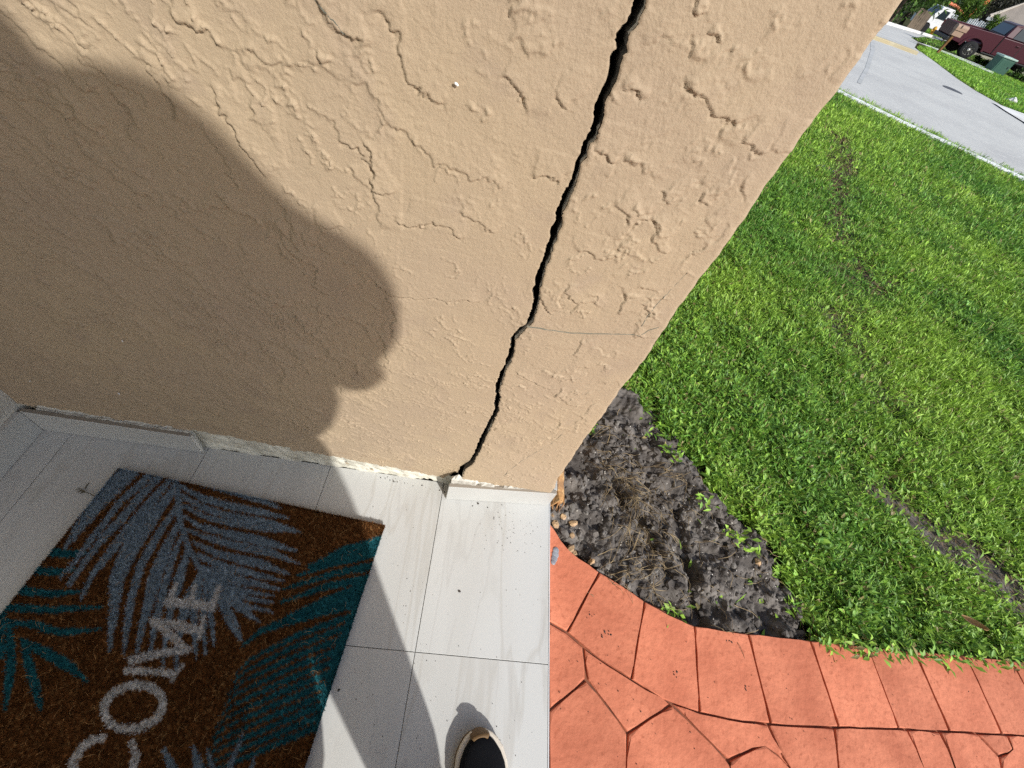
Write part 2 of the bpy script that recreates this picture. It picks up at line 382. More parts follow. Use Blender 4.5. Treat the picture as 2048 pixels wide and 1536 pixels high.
# individual steps and hairlines seen in the plaster (wall x, z)
EDGE_PX = [
 [(620,0),(650,28),(672,52),(692,78),(715,75),(745,100)],
 [(730,20),(755,17),(775,35),(782,55),(787,85),(785,100),(800,120),(812,140),(825,172),(845,193),(862,205),(885,215),(888,230)],
 [(688,145),(688,170),(722,185),(755,205),(760,220),(772,243),(800,262),(830,285),(850,305),(872,333),(900,335),(920,350),(935,360),(960,367),(1000,372),(1030,365)],
 [(1060,352),(1080,357),(1110,362),(1125,374)],
 [(600,215),(640,238),(672,262),(690,292),(712,298),(728,322),(742,340),(758,355)],
 [(692,330),(700,350),(720,372),(745,382),(790,392)],
 [(470,100),(500,118),(530,130),(575,131),(600,127),(660,130),(690,128)],
 [(640,100),(640,140)],
 [(495,218),(508,232),(500,240)],
 [(620,440),(650,458),(690,460)],
 [(555,420),(560,480),(570,495),(600,520),(628,535),(622,560),(625,575),(645,590),(665,592),(700,582),(730,560)],
 [(745,560),(755,570),(770,590),(790,597),(850,600),(900,604),(970,606)],
 [(1018,5),(1030,20),(1022,40),(1032,55)], [(1015,80),(1035,88),(1058,92),(1060,112)],
 [(780,430),(800,455),(860,455),(885,452),(905,475),(930,485)],
 [(912,430),(930,440),(970,455),(985,470)],
 [(1000,150),(1030,170),(1045,195),(1040,225)],
 [(80,15),(130,65),(170,90),(205,110)], [(60,80),(110,125),(150,165),(180,190),(205,190)],
 [(95,180),(140,225),(170,250),(200,275)], [(210,310),(240,330),(270,350),(300,360)],
 [(170,300),(215,350),(240,370)], [(250,380),(300,400),(345,420),(362,445),(375,452)],
 [(0,250),(45,280),(85,310),(120,330),(180,350)], [(20,440),(50,460),(80,470)],
 [(100,200),(150,265),(205,300)],
 [(30,560),(60,590),(100,625)], [(240,640),(270,645),(310,680)], [(150,720),(200,745),(235,770)],
 [(300,640),(345,668),(400,690)], [(330,520),(390,560),(420,590)], [(180,540),(240,600),(290,620)],
 [(1100,190),(1118,205),(1128,220)],
 [(1383,0),(1390,28),(1400,32),(1412,22)], [(1415,62),(1418,78),(1432,75),(1452,60)],
 [(1385,70),(1370,95),(1368,102)], [(1470,80),(1445,108),(1448,112),(1475,98)],[(1500,110),(1485,130)],
 [(1358,145),(1365,160),(1380,175),(1405,193),(1415,205),(1420,240),(1460,240),(1450,255),(1430,290)],
 [(1480,265),(1495,285),(1522,308)], [(1535,300),(1572,300),(1560,330),(1540,345)],
 [(1655,185),(1640,205),(1620,240),(1600,262)], [(1760,40),(1740,65),(1720,95),(1700,120)],
 [(1185,300),(1205,300),(1215,310),(1222,330)], [(1252,320),(1268,340),(1270,350)],
 [(1225,402),(1240,420),(1262,445)], [(1320,385),(1340,402)], [(1400,385),(1410,405),(1420,410)],
 [(1405,430),(1415,445),(1405,470)], [(1240,480),(1260,450),(1300,432)],
 [(1300,430),(1310,480),(1325,503),(1350,495)], [(1460,440),(1440,470),(1400,490),(1380,508),(1395,512)],
 [(1140,500),(1180,505),(1215,520)], [(1255,580),(1243,605),(1235,620)],[(1130,560),(1135,590),(1160,605),(1200,610)],
 [(1075,590),(1090,610),(1105,625)], [(1030,740),(1060,760),(1090,775)], [(1120,770),(1110,790),(1140,805),(1160,812)],
 [(1185,800),(1165,830),(1150,845)], [(980,850),(1000,858),(1050,865)],
 [(1290,590),(1300,610),(1310,605)], [(1040,905),(1080,885),(1110,865),(1130,850)],
]
def wallpt(u, v):
    p = ony(u, v, .488); return (p[0], p[2])
RESF = fnoise(.05, .03, -.6, 960)
def N_res(x, z): return RESF[min(NZ-1, int((z-GZ0)/RES)), min(NX-1, int((x-GX0)/RES))]
def ledge(pts, ht, dec, grv, gw):
    x0 = min(p[0] for p in pts)-.03; x1 = max(p[0] for p in pts)+.03; z0 = min(p[1] for p in pts)-.03; z1 = max(p[1] for p in pts)+.03
    i0, i1 = max(0, int((x0-GX0)/RES)), min(NX, int((x1-GX0)/RES)); j0, j1 = max(0, int((z0-GZ0)/RES)), min(NZ, int((z1-GZ0)/RES))
    if i1-i0 < 3 or j1-j0 < 3: return
    X = GXX[j0:j1, i0:i1]+wx[j0:j1, i0:i1]*.6; Z = GZZ[j0:j1, i0:i1]+wz[j0:j1, i0:i1]*.6
    d, t, sd_ = seg_dist(X, Z, pts)
    endf = sm(t, 0, .12)*(1-sm(t, .88, 1))
    H_[j0:j1, i0:i1] += ht*np.exp(-d/dec)*endf*np.where(sd_ > 0, sm(d, 0, .0018), 0)
    H_[j0:j1, i0:i1] -= grv*np.exp(-(d/gw)**2)*endf
BEAD = np.clip(.72+.42*fnoise(.0026, .0026, 0, 970), .15, 1.6)
def ridge(pts, ht, wd):
    x0 = min(p[0] for p in pts)-.012; x1 = max(p[0] for p in pts)+.012; z0 = min(p[1] for p in pts)-.012; z1 = max(p[1] for p in pts)+.012
    i0, i1 = max(0, int((x0-GX0)/RES)), min(NX, int((x1-GX0)/RES)); j0, j1 = max(0, int((z0-GZ0)/RES)), min(NZ, int((z1-GZ0)/RES))
    if i1-i0 < 3 or j1-j0 < 3: return
    X = GXX[j0:j1, i0:i1]+wx[j0:j1, i0:i1]*.55; Z = GZZ[j0:j1, i0:i1]+wz[j0:j1, i0:i1]*.55
    d, t, sd_ = seg_dist(X, Z, pts)
    H_[j0:j1, i0:i1] = np.maximum(H_[j0:j1, i0:i1], H_[j0:j1, i0:i1]*.6+ht*np.exp(-(d/wd)**2)*sm(t, 0, .15)*(1-sm(t, .85, 1))*BEAD[j0:j1, i0:i1]+.0002)
for px in EDGE_PX: ledge([wallpt(*p) for p in px], .0024, .024, .0018, .0013)
def ang(p, q):
    a_, b_ = wallpt(*p), wallpt(*q); return math.atan2(b_[1]-a_[1], b_[0]-a_[0])
AN_L = ang((95, 180), (200, 275)); AN_M = ang((300, 640), (400, 690)); AN_B = ang((760, 830), (900, 860))
rs = random.Random(77)
def wander(x, z, th, l, curl, n=9):
    P = [(x, z)]; k = rs.gauss(0, curl)
    for _ in range(n-1):
        x += math.cos(th)*l/(n-1); z += math.sin(th)*l/(n-1); th += k*l/(n-1)+rs.gauss(0, .32); P.append((x, z))
    return P
def th_at(x, z): return AN_L if z > .5 else (AN_M if x < -.3 else AN_B)
for k in range(230):                                                            # long single trowel steps
    x = rs.uniform(-.96, -.12); z = rs.uniform(.08, 1.30); f = rs.random()
    ledge(wander(x, z, th_at(x, z)+rs.gauss(0, .25), rs.uniform(.03, .12), 5), .0016+.0024*f*f, rs.uniform(.012, .035), .0009+.0014*f, .0016)
for k in range(430):                                                            # drifts of beaded wrinkles
    x = rs.uniform(-.96, .075); z = rs.uniform(.04, 1.30)
    if x > -.36 and z > .62 and rs.random() < .62: continue
    th = th_at(x, z)+rs.gauss(0, .15); c_, s_ = math.cos(th), math.sin(th); amp = rs.uniform(.7, 1.25)*(1.0 if x < -.2 else .72)
    for j in range(rs.randint(3, 13)):
        a_, b_ = rs.gauss(0, .026), rs.gauss(0, .009); l = rs.uniform(.006, .045)
        P = wander(x+a_*c_-b_*s_, z+a_*s_+b_*c_, th+rs.gauss(0, .2), l, 8, max(4, int(l/.005)))
        ridge(P, amp*rs.uniform(.0013, .0030)*(1.35 if x < -.3 else 1), rs.uniform(.0012, .0019))
for k in range(110):                                                             # rounded flaps ringed by a thin lip
    x = rs.uniform(-.9, .06); z = rs.uniform(.08, 1.25); r0 = rs.uniform(.006, .026); t0 = rs.uniform(0, 6.28); th = th_at(x, z)
    P = []
    for t in np.linspace(0, rs.uniform(2.5, 5.6), 12):
        u_, v_ = r0*1.7*math.cos(t0+t)*rs.uniform(.85, 1.15), r0*.8*math.sin(t0+t)*rs.uniform(.85, 1.15); P.append((x+u_*math.cos(th)-v_*math.sin(th), z+u_*math.sin(th)+v_*math.cos(th)))
    ridge(P, rs.uniform(.0013, .0024), .0013)
for k in range(170):                                                            # pier: isolated squiggles
    x = rs.uniform(.10, .292); z = rs.uniform(.05, 1.30); f = rs.random(); th = rs.choice([-.7, -1.1, .5, .9, 2.4])+rs.gauss(0, .4)
    if rs.random() < .45: ledge(wander(x, z, th, rs.uniform(.010, .05), 30), .0012+.0018*f, rs.uniform(.006, .016), .0008+.0010*f, .0014)
    else:
        for j in range(rs.randint(1, 4)): ridge(wander(x+rs.gauss(0, .008), z+rs.gauss(0, .008), th+rs.gauss(0, .5), rs.uniform(.008, .03), 50, 7), rs.uniform(.0013, .0027), rs.uniform(.0014, .0021))
for k in range(240):
    x = rs.uniform(-.2, .29); z = rs.uniform(.04, .5); ridge(wander(x, z, AN_B+rs.gauss(0, .5), rs.uniform(.006, .03), 15, 6), rs.uniform(.0009, .0020), .0016)
def hsample(x, z):
    fx = np.clip((x-GX0)/RES-.5, 0, NX-1.01); fz = np.clip((z-GZ0)/RES-.5, 0, NZ-1.01)
    i = fx.astype(int); j = fz.astype(int); a = fx-i; b = fz-j
    return (H_[j, i]*(1-a)+H_[j, i+1]*a)*(1-b)+(H_[j+1, i]*(1-a)+H_[j+1, i+1]*a)*b

CL = [(1267,0),(1259,27),(1256,38),(1248,51),(1237,63),(1232,77),(1230,98),(1225,103),(1221,118),(1215,150),(1212,163),(1192,202),(1187,222),(1182,260),(1165,290),(1161,308),(1151,325),(1143,359),(1131,379),(1112,424),(1107,451),(1100,468),(1089,510),(1079,531),(1072,551),(1066,582),(1066,596),(1064,613),(1057,637),(1052,649),(1035,659),(1021,678),(1020,695),(1011,726),(997,753),(990,773),(992,787),(988,808),(990,818),(976,845),(964,869),(953,893),(942,920),(920,934),(917,941),(914,958),(912,968)]
CR = [(1286,0),(1286,13),(1275,35),(1274,48),(1267,55),(1253,68),(1249,85),(1248,103),(1242,108),(1236,129),(1234,144),(1229,163),(1209,198),(1201,236),(1192,267),(1177,290),(1172,314),(1158,328),(1151,355),(1144,379),(1134,400),(1122,424),(1117,455),(1110,478),(1098,514),(1088,538),(1082,562),(1077,582),(1076,599),(1072,616),(1064,644),(1055,652),(1043,664),(1029,681),(1027,705),(1017,729),(1006,756),(997,780),(1000,794),(995,811),(996,820),(982,852),(970,876),(958,903),(946,927),(930,939),(925,948),(923,960),(921,968)]
YW = .490                                  # plane of the wall left of the crack
def ypan(x, z):                            # the corner pier has come forward at its foot
    return .484 - .016*(1-sm(np.asarray(z, float), 0, .3))
cl = np.array([[ony(u, v, YW)[0], ony(u, v, YW)[2]] for u, v in CL])
cr = []
for u, v in CR:
    p = ony(u, v, .484)
    for _ in range(3): p = ony(u, v, float(ypan(0, p[2])))
    cr.append((p[0], p[2]))
cr = np.array(cr)
def mono(a):
    a = a[np.argsort(a[:, 1])]
    z = [a[0, 1]]; x = [a[0, 0]]
    for k in range(1, len(a)):
        if a[k, 1] > z[-1]+.0008: z.append(a[k, 1]); x.append(a[k, 0])
    zt = np.arange(z[-1]+.02, 2.7, .02); xt = x[-1]+np.cumsum(np.random.default_rng(5).normal(.0003, .0035, len(zt)))
    return np.array(list(z)+list(zt)), np.array(list(x)+list(xt))
zl, xl = mono(cl); zr, xr = mono(cr)
_jr = {k: (np.random.default_rng(k).normal(0, 1, 400), np.random.default_rng(k+50).normal(0, 1, 1400)) for k in (1, 4)}
def jit(z, s):
    z = np.asarray(z, float); return .0009*np.interp(z, np.linspace(0, 2.7, 400), _jr[s][0])+.0006*np.interp(z, np.linspace(0, 2.7, 1400), _jr[s][1])*(np.abs(np.sin(z*37+s)) > .55)
def XL(z): return np.interp(z, zl, xl)+jit(z, 1)
def XR(z): return np.maximum(np.interp(z, zr, xr)+jit(z, 4)+.0016+.0012*np.clip(z-.4, 0, .6), XL(z)+.0025)
XEND = .3035
def zbase(x):                               # ragged lower edge of the paint
    b = np.interp(x, [-1, -.75, -.58, -.40, -.276, -.12, -.018, .05, .08, .31], [.096, .094, .092, .077, .066, .052, .042, .036, .078, .078])
    return b+.0022*np.sin(x*95)+.0016*np.sin(x*233+1)+.0011*np.sin(x*510)+.0007*np.sin(x*1210)
fine = np.arange(0, 1.30, .0016); zrow = np.concatenate([fine, np.linspace(1.43, 2.6, 40)])
wall = tag(empty('house_wall', (0, YW, 0)), 'tan textured stucco wall split top to bottom by a jagged black crack', 'wall')
def place(o):                               # children of the wall are written in world coordinates
    o.parent = wall; o.matrix_parent_inverse = Matrix.Translation((0, -YW, 0)); return o
def grid_faces(nr, nc):
    a = (np.arange(nr-1)[:, None]*nc+np.arange(nc-1)[None, :]).ravel()
    return np.stack([a, a+1, a+nc+1, a+nc], 1)
def ramp_rows(x):
    """row heights per column: rows below .14 are squeezed so that the first row follows the ragged paint edge"""
    Z = np.repeat(zrow[:, None], len(x), 1); zb = zbase(x)[None, :]
    k = Z < .14
    return np.where(k, zb+(Z/.14)*(.14-zb), Z)
# left panel
zkeep = zrow
zrow = np.concatenate([np.arange(0, 1.10, .0016), np.arange(1.10, 1.42, .008), np.linspace(1.43, 2.6, 40)])
xc = np.concatenate([np.arange(-.965, -.45, .0023), np.arange(-.45, .0905, .0016)]); Z = ramp_rows(xc); X = np.repeat(xc[None, :], len(zrow), 0)
edge = XL(Z[:, -1]); wgt = sm(xc, -.06, xc[-1])[None, :]
X = X+wgt*(edge-xc[-1])[:, None]
Y = YW-hsample(X, Z)
Y[:, -1] += .0012
V = np.stack([X, Y, Z], -1).reshape(-1, 3)
place(mesh_np('stucco_panel', V, grid_faces(len(zrow), len(xc)), MT['stucco'], smooth=True))
zrow = zkeep
# right panel, with the bull-nosed outer corner and the end face
xc2 = np.arange(.0905, XEND-.005, .00165); Z2 = ramp_rows(xc2); X2 = np.repeat(xc2[None, :], len(zrow), 0)
edge2 = XR(Z2[:, 0]); w2 = 1-sm(xc2, xc2[0], .20)[None, :]
X2 = X2+w2*(edge2-xc2[0])[:, None]
rag = (.0013*np.sin(zrow*31)+.0007*np.sin(zrow*97+2)+.0005*np.sin(zrow*233)+.0034*np.maximum(0, np.sin(zrow*11.3+1))**6)[:, None]
X2 = X2+rag*sm(xc2, .24, xc2[-1])[None, :]
Y2 = ypan(X2, Z2)-hsample(X2, Z2)*(1-.5*sm(xc2, .268, .296)[None, :]); Y2[:, 0] += .0012
cx = []; cy = []; cz_ = []
for k in range(1, 7):
    t = k/6*math.pi/2; cx.append(X2[:, -1]+.009*math.sin(t)); cy.append(Y2[:, -1]+.009*(1-math.cos(t))); cz_.append(Z2[:, -1])
for k in range(1, 11):
    yy = .009+.017*k; cx.append(X2[:, -1]+.009-.0015*np.sin(zrow*300+k*1.7)*.5); cy.append(Y2[:, -1]+yy); cz_.append(Z2[:, -1])
X2 = np.concatenate([X2, np.array(cx).T], 1); Y2 = np.concatenate([Y2, np.array(cy).T], 1); Z2 = np.concatenate([Z2, np.array(cz_).T], 1)
place(mesh_np('stucco_panel', np.stack([X2, Y2, Z2], -1).reshape(-1, 3), grid_faces(*X2.shape), MT['stucco'], smooth=True))
# broken faces inside the crack
def lining(xe, y0, sgn, seed):
    r = np.random.default_rng(seed); zz = np.concatenate([np.arange(.0, 1.42, .004), np.linspace(1.44, 2.6, 40)]); nd = 14; V = []
    zz = np.maximum(zz, .03)
    for i, z in enumerate(zz):
        yb = float(y0(z))
        for k in range(nd):
            d = k/(nd-1)*.13
            V.append((xe(z)+sgn*(-.0006+.0022*r.random()*min(1, k/2)-.0002*k), yb+.0012+d, z))
    o = place(mesh_np('crack_face', V, grid_faces(len(zz), nd), MT['block']))
    o.data.materials.append(MT['mortar']); dep = np.clip(np.interp(np.arange(len(zz)-1), np.arange(0, len(zz)+9, 9), r.normal(.3, 1.1, len(zz)//9+2)), 0, 2.4)
    mi = ((np.arange(nd-1)[None, :]+.5) < dep[:, None]).astype(np.int32).ravel(); o.data.polygons.foreach_set('material_index', mi)
    return o
lining(XL, lambda z: YW, -1, 1); lining(XR, lambda z: ypan(0, z), 1, 2)
bm = bmesh.new(); box(bm, -.99, XEND-.006, .62, .66, -.12, 2.6); place(bm_obj('void_backing', bm, MT['core']))  # backing behind the crack; the void's darkness is put into its colour
bm = bmesh.new(); box(bm, -.99, XL(.0)-.004, .5035, .618, -.12, .03); box(bm, XR(.0)+.004, XEND-.003, .475, .618, -.12, .05); place(bm_obj('footing', bm, MT['block']))
# bare plaster band where the skirting tiles came off
xs = np.arange(-.965, .060, .003); nz = 22; V = []
r_ = np.random.default_rng(4); nzr = np.cumsum(r_.normal(0, .0004, len(xs))); 
for i, x in enumerate(xs):
    zt_ = float(zbase(x))+.012
    bot = -.001+.0085*math.exp(-((x+.02)/.03)**2)*(.6+.4*math.sin(x*330))+.0035*math.exp(-((x+.30)/.03)**2)
    for j in range(nz):
        z = bot+(zt_-bot)*j/(nz-1)
        y = YW+.0035+.0016*math.sin(x*130+z*210)*math.sin(x*57-z*90)+.0011*r_.random()-.004*math.exp(-((z-bot)/.01)**2)*(.5+.5*math.sin(x*61))
        V.append((x, y, z))
V = np.array(V); place(mesh_np('bare_plaster', V, grid_faces(len(xs), nz), MT['plaster'], smooth=True))
# leftover flakes of tan paint on the plaster band
bm = bmesh.new()
for (u0, v0, u1, v1, wd) in [(668,905,705,912,5),(725,912,762,921,5),(768,921,800,928,3),(812,934,845,944,4),(690,925,698,927,3),(740,938,748,940,3)]:
    a = ony(u0, v0, YW-.001); b = ony(u1, v1, YW-.001); n_ = 7; up = []; lo = []
    for k in range(n_):
        t = k/(n_-1); p = a+(b-a)*t; hgt = .0009*wd*(math.sin(math.pi*min(max(t, .08), .92)))*(.7+.6*random.random())
        up.append(bm.verts.new((p[0], YW-.0008, p[2]+hgt))); lo.append(bm.verts.new((p[0], YW-.0008, p[2]-hgt*.8)))
    for k in range(n_-1): bm.faces.new((lo[k], lo[k+1], up[k+1], up[k]))
fl = bm_obj('paint_flakes', bm, MT['stucco']); place(fl)
sol = fl.modifiers.new('thick', 'SOLIDIFY'); sol.thickness = .0012
# thin side cracks
def hairline(px, r0, r1):
    bm = bmesh.new(); P = []
    for k, (u, v) in enumerate(px):
        p = ony(u, v, .483); x, z = p[0], p[2]
        y = float((ypan(x, z) if x > .09 else YW)-hsample(np.array([x]), np.array([z]))[0])
        P.append((x, y+.0002, z))
    Q = []
    for a, b in zip(P[:-1], P[1:]):
        for t in np.arange(0, 1, .2):
            q = [a[i]+(b[i]-a[i])*t for i in range(3)]; q[2] += random.uniform(-.0006, .0006); q[0] += random.uniform(-.0005, .0005)
            q[1] = float((ypan(q[0], q[2]) if q[0] > .09 else YW)-hsample(np.array([q[0]]), np.array([q[2]]))[0])+.0002
            Q.append(q)
    Q.append(P[-1]); tube(bm, Q, r0, r1, 4); return place(bm_obj('hairline_crack', bm, MT['hair']))
hairline([(1054,653),(1085,658),(1120,664),(1145,667),(1200,668),(1250,669),(1280,670),(1300,660),(1318,655)], .0014, .0007)
hairline([(1283,652),(1297,630),(1315,607),(1335,588),(1352,570),(1375,545)], .0008, .0003)
hairline([(1008,945),(1040,922),(1075,903),(1100,890),(1125,868)], .0006, .0003)
hairline([(622,0),(650,30),(672,53),(692,78)], .0008, .0005)
# white chips
bm = bmesh.new()
for (u, v, s) in [(913,168,.0022),(1480,334,.0018),(1485,340,.0012),(238,787,.0024),(245,682,.002),(60,762,.0018)]:
    p = ony(u, v, .486); M_ = Matrix.Translation((p[0], p[1]-.0004, p[2])) @ Matrix.Rotation(random.random()*3, 4, 'Y') @ Matrix.Diagonal((s*1.3, .0012, s*.7, 1))
    bmesh.ops.create_icosphere(bm, subdivisions=1, radius=1, matrix=M_)
place(bm_obj('paint_chips', bm, MT['white']))

# side wall at the left, porch ceiling, rest of the house
bm = bmesh.new(); box(bm, -1.12, -.9655, -2.6, .62, .0, 2.6); place(bm_obj('side_wall', bm, MT['mortar']))
bm = bmesh.new(); box(bm, -5.5, .46, -1.6, .30, 2.6, 2.72); box(bm, -5.5, .46, .30, 4.5, 2.6, 2.72); place(bm_obj('porch_ceiling', bm, MT['white']))
bm = bmesh.new(); box(bm, -5.5, .28, .67, 4.2, -.1, 2.6); place(bm_obj('house_body', bm, MT['stucco']))

# skirting tiles
def skirt(px_b, px_t, yb, thick, name='skirting_tile', end_m='skirtcore'):
    pass
def skirt_tile(xa, ya, xb, yb, h, th, xa_top=None):
    """glazed face tile standing on the floor from (xa,ya) to (xb,yb), th deep towards the wall"""
    d = np.array([xb-xa, yb-ya]); L = np.linalg.norm(d); d /= L; n_ = np.array([-d[1], d[0]])
    bm = bmesh.new(); box(bm, 0, L, 0, th, 0.001, h, .0012)
    M_ = Matrix(((d[0], n_[0], 0, xa), (d[1], n_[1], 0, ya), (0, 0, 1, 0), (0, 0, 0, 1)))
    bmesh.ops.transform(bm, matrix=M_, verts=bm.verts[:])
    o = place(bm_obj('skirting_tile', bm, MT['skirting']))
    bm = bmesh.new(); box(bm, .001, L-.001, .0008, th+.0004, h-.0002, h+.0007)
    bmesh.ops.transform(bm, matrix=M_, verts=bm.verts[:]); e = bm_obj('cut_edge', bm, MT['skirtcore'], o)
    return o
a = onz(85, 860); b = onz(403, 906.2)
skirt_tile(a[0], a[1], b[0], b[1], .084, .009)
c = onz(891.6, 998.2); d_ = onz(1097, 1003.5)
skirt_tile(c[0], c[1], .3245, .4705, .083, .0095)
# its short return round the outer corner
bm = bmesh.new(); box(bm, .3155, .3255, .4815, .62, .001, .083, .001); place(bm_obj('skirting_tile', bm, MT['skirting']))
# mortar behind them, chipped ends
def mortar_bar(pts, z0, z1, seed):
    """pts: (x, y_front, y_back) stations"""
    r = np.random.default_rng(seed); bm = bmesh.new(); prev = None
    P = []
    for (a_, b_) in zip(pts[:-1], pts[1:]):
        for t in np.arange(0, 1, .06): P.append([a_[i]+(b_[i]-a_[i])*t for i in range(3)])
    P.append(list(pts[-1]))
    for x, yf, yb in P:
        t = z1+.001+r.normal(0, .0018); tb = z1+.009+r.normal(0, .0028)
        ring = [bm.verts.new((x, yf, z0)), bm.verts.new((x, yf+r.normal(0, .0006), t)), bm.verts.new((x, (yf+yb)/2, t+r.normal(0, .0012))), bm.verts.new((x, yb, tb)), bm.verts.new((x, yb, z0))]
        if prev:
            for k in range(4): bm.faces.new((prev[k], prev[k+1], ring[k+1], ring[k]))
        else: bm.faces.new(ring)
        prev = ring
    bm.faces.new(prev[::-1]); return place(bm_obj('mortar_bed', bm, MT['mortar'], smooth=False))
mortar_bar([(c[0]+.004, .4565, .475), (.17, .463, .4775), (.314, .4795, .490)], .002, .0835, 3)
mortar_bar([(-.93, .4852, .4945), (-.75, .4838, .4945), (b[0]-.004, .4835, .4945)], .002, .086, 5)
# left wall's two tiles in the corner
lx = -.957
bm = bmesh.new(); box(bm, -.965, lx+.003, .33, .4735, .001, .083, .0012); place(bm_obj('skirting_tile', bm, MT['skirting']))
bm = bmesh.new(); box(bm, -.965, lx+.001, -.9, .327, .001, .083, .0012); place(bm_obj('skirting_tile', bm, MT['skirting']))
# broken white end of the long skirting tile
bm = bmesh.new()
for k in range(9):
    z = .004+k*.0095; M_ = Matrix.Translation((b[0]+.003, .479, z)) @ Matrix.Rotation(k*1.3, 4, 'X') @ Matrix.Diagonal((.0035, .006+.0015*math.sin(k*2.1), .007, 1))
    bmesh.ops.create_icosphere(bm, subdivisions=1, radius=1, matrix=M_)
place(bm_obj('broken_tile_edge', bm, MT['mortar']))

# ------------------------------------------------------------------ porch floor
XT = [-.957, -.8945, -.587, -.2817, .0233, .3277]; YT = [-1.738, -1.128, -.518, .0919, .4925]
bm = bmesh.new(); box(bm, -.964, .326, -1.76, .4932, -.12, -.0022)
floor = tag(bm_obj('porch_floor', bm, MT['grout']), kind='structure')
for i in range(5):
    for j in range(4):
        bm = bmesh.new(); g = .0007
        x0, x1, y0, y1 = XT[i]+g, XT[i+1]-g, YT[j]+g, YT[j+1]-g
        cx_, cy_ = (x0+x1)/2, (y0+y1)/2
        box(bm, x0-cx_, x1-cx_, y0-cy_, y1-cy_, -.011, random.uniform(-.0003, .0002), .0007)
        t = bm_obj('tile', bm, MT['tile'], floor); t.location = (cx_, cy_, 0)
bm = bmesh.new(); box(bm, .3279, .3301, -1.76, .4885, -.12, .0004); bm_obj('edge_trim', bm, mat('edge_trim', (.62, .63, .64), .35, .5), floor)

# ------------------------------------------------------------------ doormat
MO = np.array([-.743, .402]); MU = np.array([.9968, -.0796]); MV = np.array([-.0796, -.9968]); ML, MW = .91, .641
def S(pts, *w): return (pts, w)
GREY = [S([(352,950),(355,985),(357,1020),(360,1045),(368,1070),(378,1098),(398,1135),(420,1165),(432,1185)], 14, 14, 12, 12, 12),
 S([(262,938),(230,968),(194,1004),(160,1050),(129,1094)], 34, 36, 30, 22, 7),
 S([(300,948),(268,978),(237,1004),(210,1042),(182,1076),(150,1120),(120,1155)], 14, 13, 12, 13, 10, 6),
 S([(322,950),(296,975),(270,1002),(240,1040),(209,1070),(170,1120),(135,1168)], 14, 16, 17, 15, 12, 9),
 S([(342,957),(312,990),(282,1025),(252,1062),(225,1096),(203,1124),(184,1147),(160,1197)], 10, 17, 19, 18, 16, 10, 6),
 S([(352,970),(330,1000),(307,1030),(285,1060),(262,1090),(245,1125),(232,1160),(225,1230),(217,1303)], 10, 20, 30, 34, 32, 30, 22, 14, 5),
 S([(354,1010),(338,1035),(320,1060),(300,1095),(280,1130),(263,1190),(252,1250),(246,1308)], 8, 13, 15, 16, 16, 16, 13, 5),
 S([(357,1043),(344,1070),(330,1100),(310,1150),(294,1210),(281,1260),(272,1305)], 8, 18, 26, 28, 20, 14, 5),
 S([(365,1068),(352,1095),(343,1120),(330,1165),(316,1220),(306,1265),(300,1302)], 7, 12, 14, 16, 15, 12, 6),
 S([(376,1100),(362,1140),(347,1190),(336,1240),(328,1290),(324,1332)], 10, 20, 18, 14, 11, 5),
 S([(398,1150),(375,1200),(362,1240),(354,1290),(350,1338)], 10, 22, 16, 10, 5),
 S([(402,1150),(388,1220),(388,1270),(391,1317)], 10, 18, 13, 5), S([(412,1160),(405,1230),(410,1308)], 10, 14, 5), S([(421,1165),(421,1230),(427,1292)], 10, 12, 5),
 S([(432,1180),(443,1205),(458,1235),(481,1280)], 10, 20, 22, 7), S([(436,1190),(470,1207),(516,1242)], 12, 20, 6),
 S([(385,960),(440,972),(500,990),(561,1015)], 10, 20, 20, 4), S([(362,972),(400,994),(450,1009),(510,1021),(576,1035)], 8, 15, 16, 14, 4),
 S([(362,990),(400,1013),(450,1029),(520,1043),(603,1063)], 9, 13, 15, 18, 3), S([(364,1010),(405,1031),(460,1046),(530,1057),(594,1062)], 8, 11, 13, 11, 3),
 S([(366,1032),(400,1052),(450,1066),(520,1080),(593,1101)], 7, 13, 17, 17, 4), S([(374,1058),(410,1074),(470,1090),(540,1104),(597,1126)], 7, 13, 18, 17, 4),
 S([(386,1084),(430,1105),(480,1118),(530,1130),(578,1148)], 7, 15, 19, 17, 4), S([(396,1110),(450,1134),(500,1146),(568,1162)], 10, 18, 13, 4),
 S([(404,1135),(460,1158),(510,1166),(556,1177)], 13, 22, 15, 5), S([(420,1152),(470,1179),(547,1191)], 13, 14, 5), S([(425,1166),(470,1193),(544,1204)], 11, 13, 5),
 S([(430,1176),(480,1209),(542,1223)], 10, 14, 5),
 S([(327,1502),(345,1540)], 12, 22), S([(384,1492),(392,1515),(398,1545)], 5, 16, 22), S([(414,1498),(425,1540)], 5, 14), S([(485,1470),(470,1505),(455,1545)], 4, 11, 13), S([(508,1516),(500,1540)], 4, 8)]
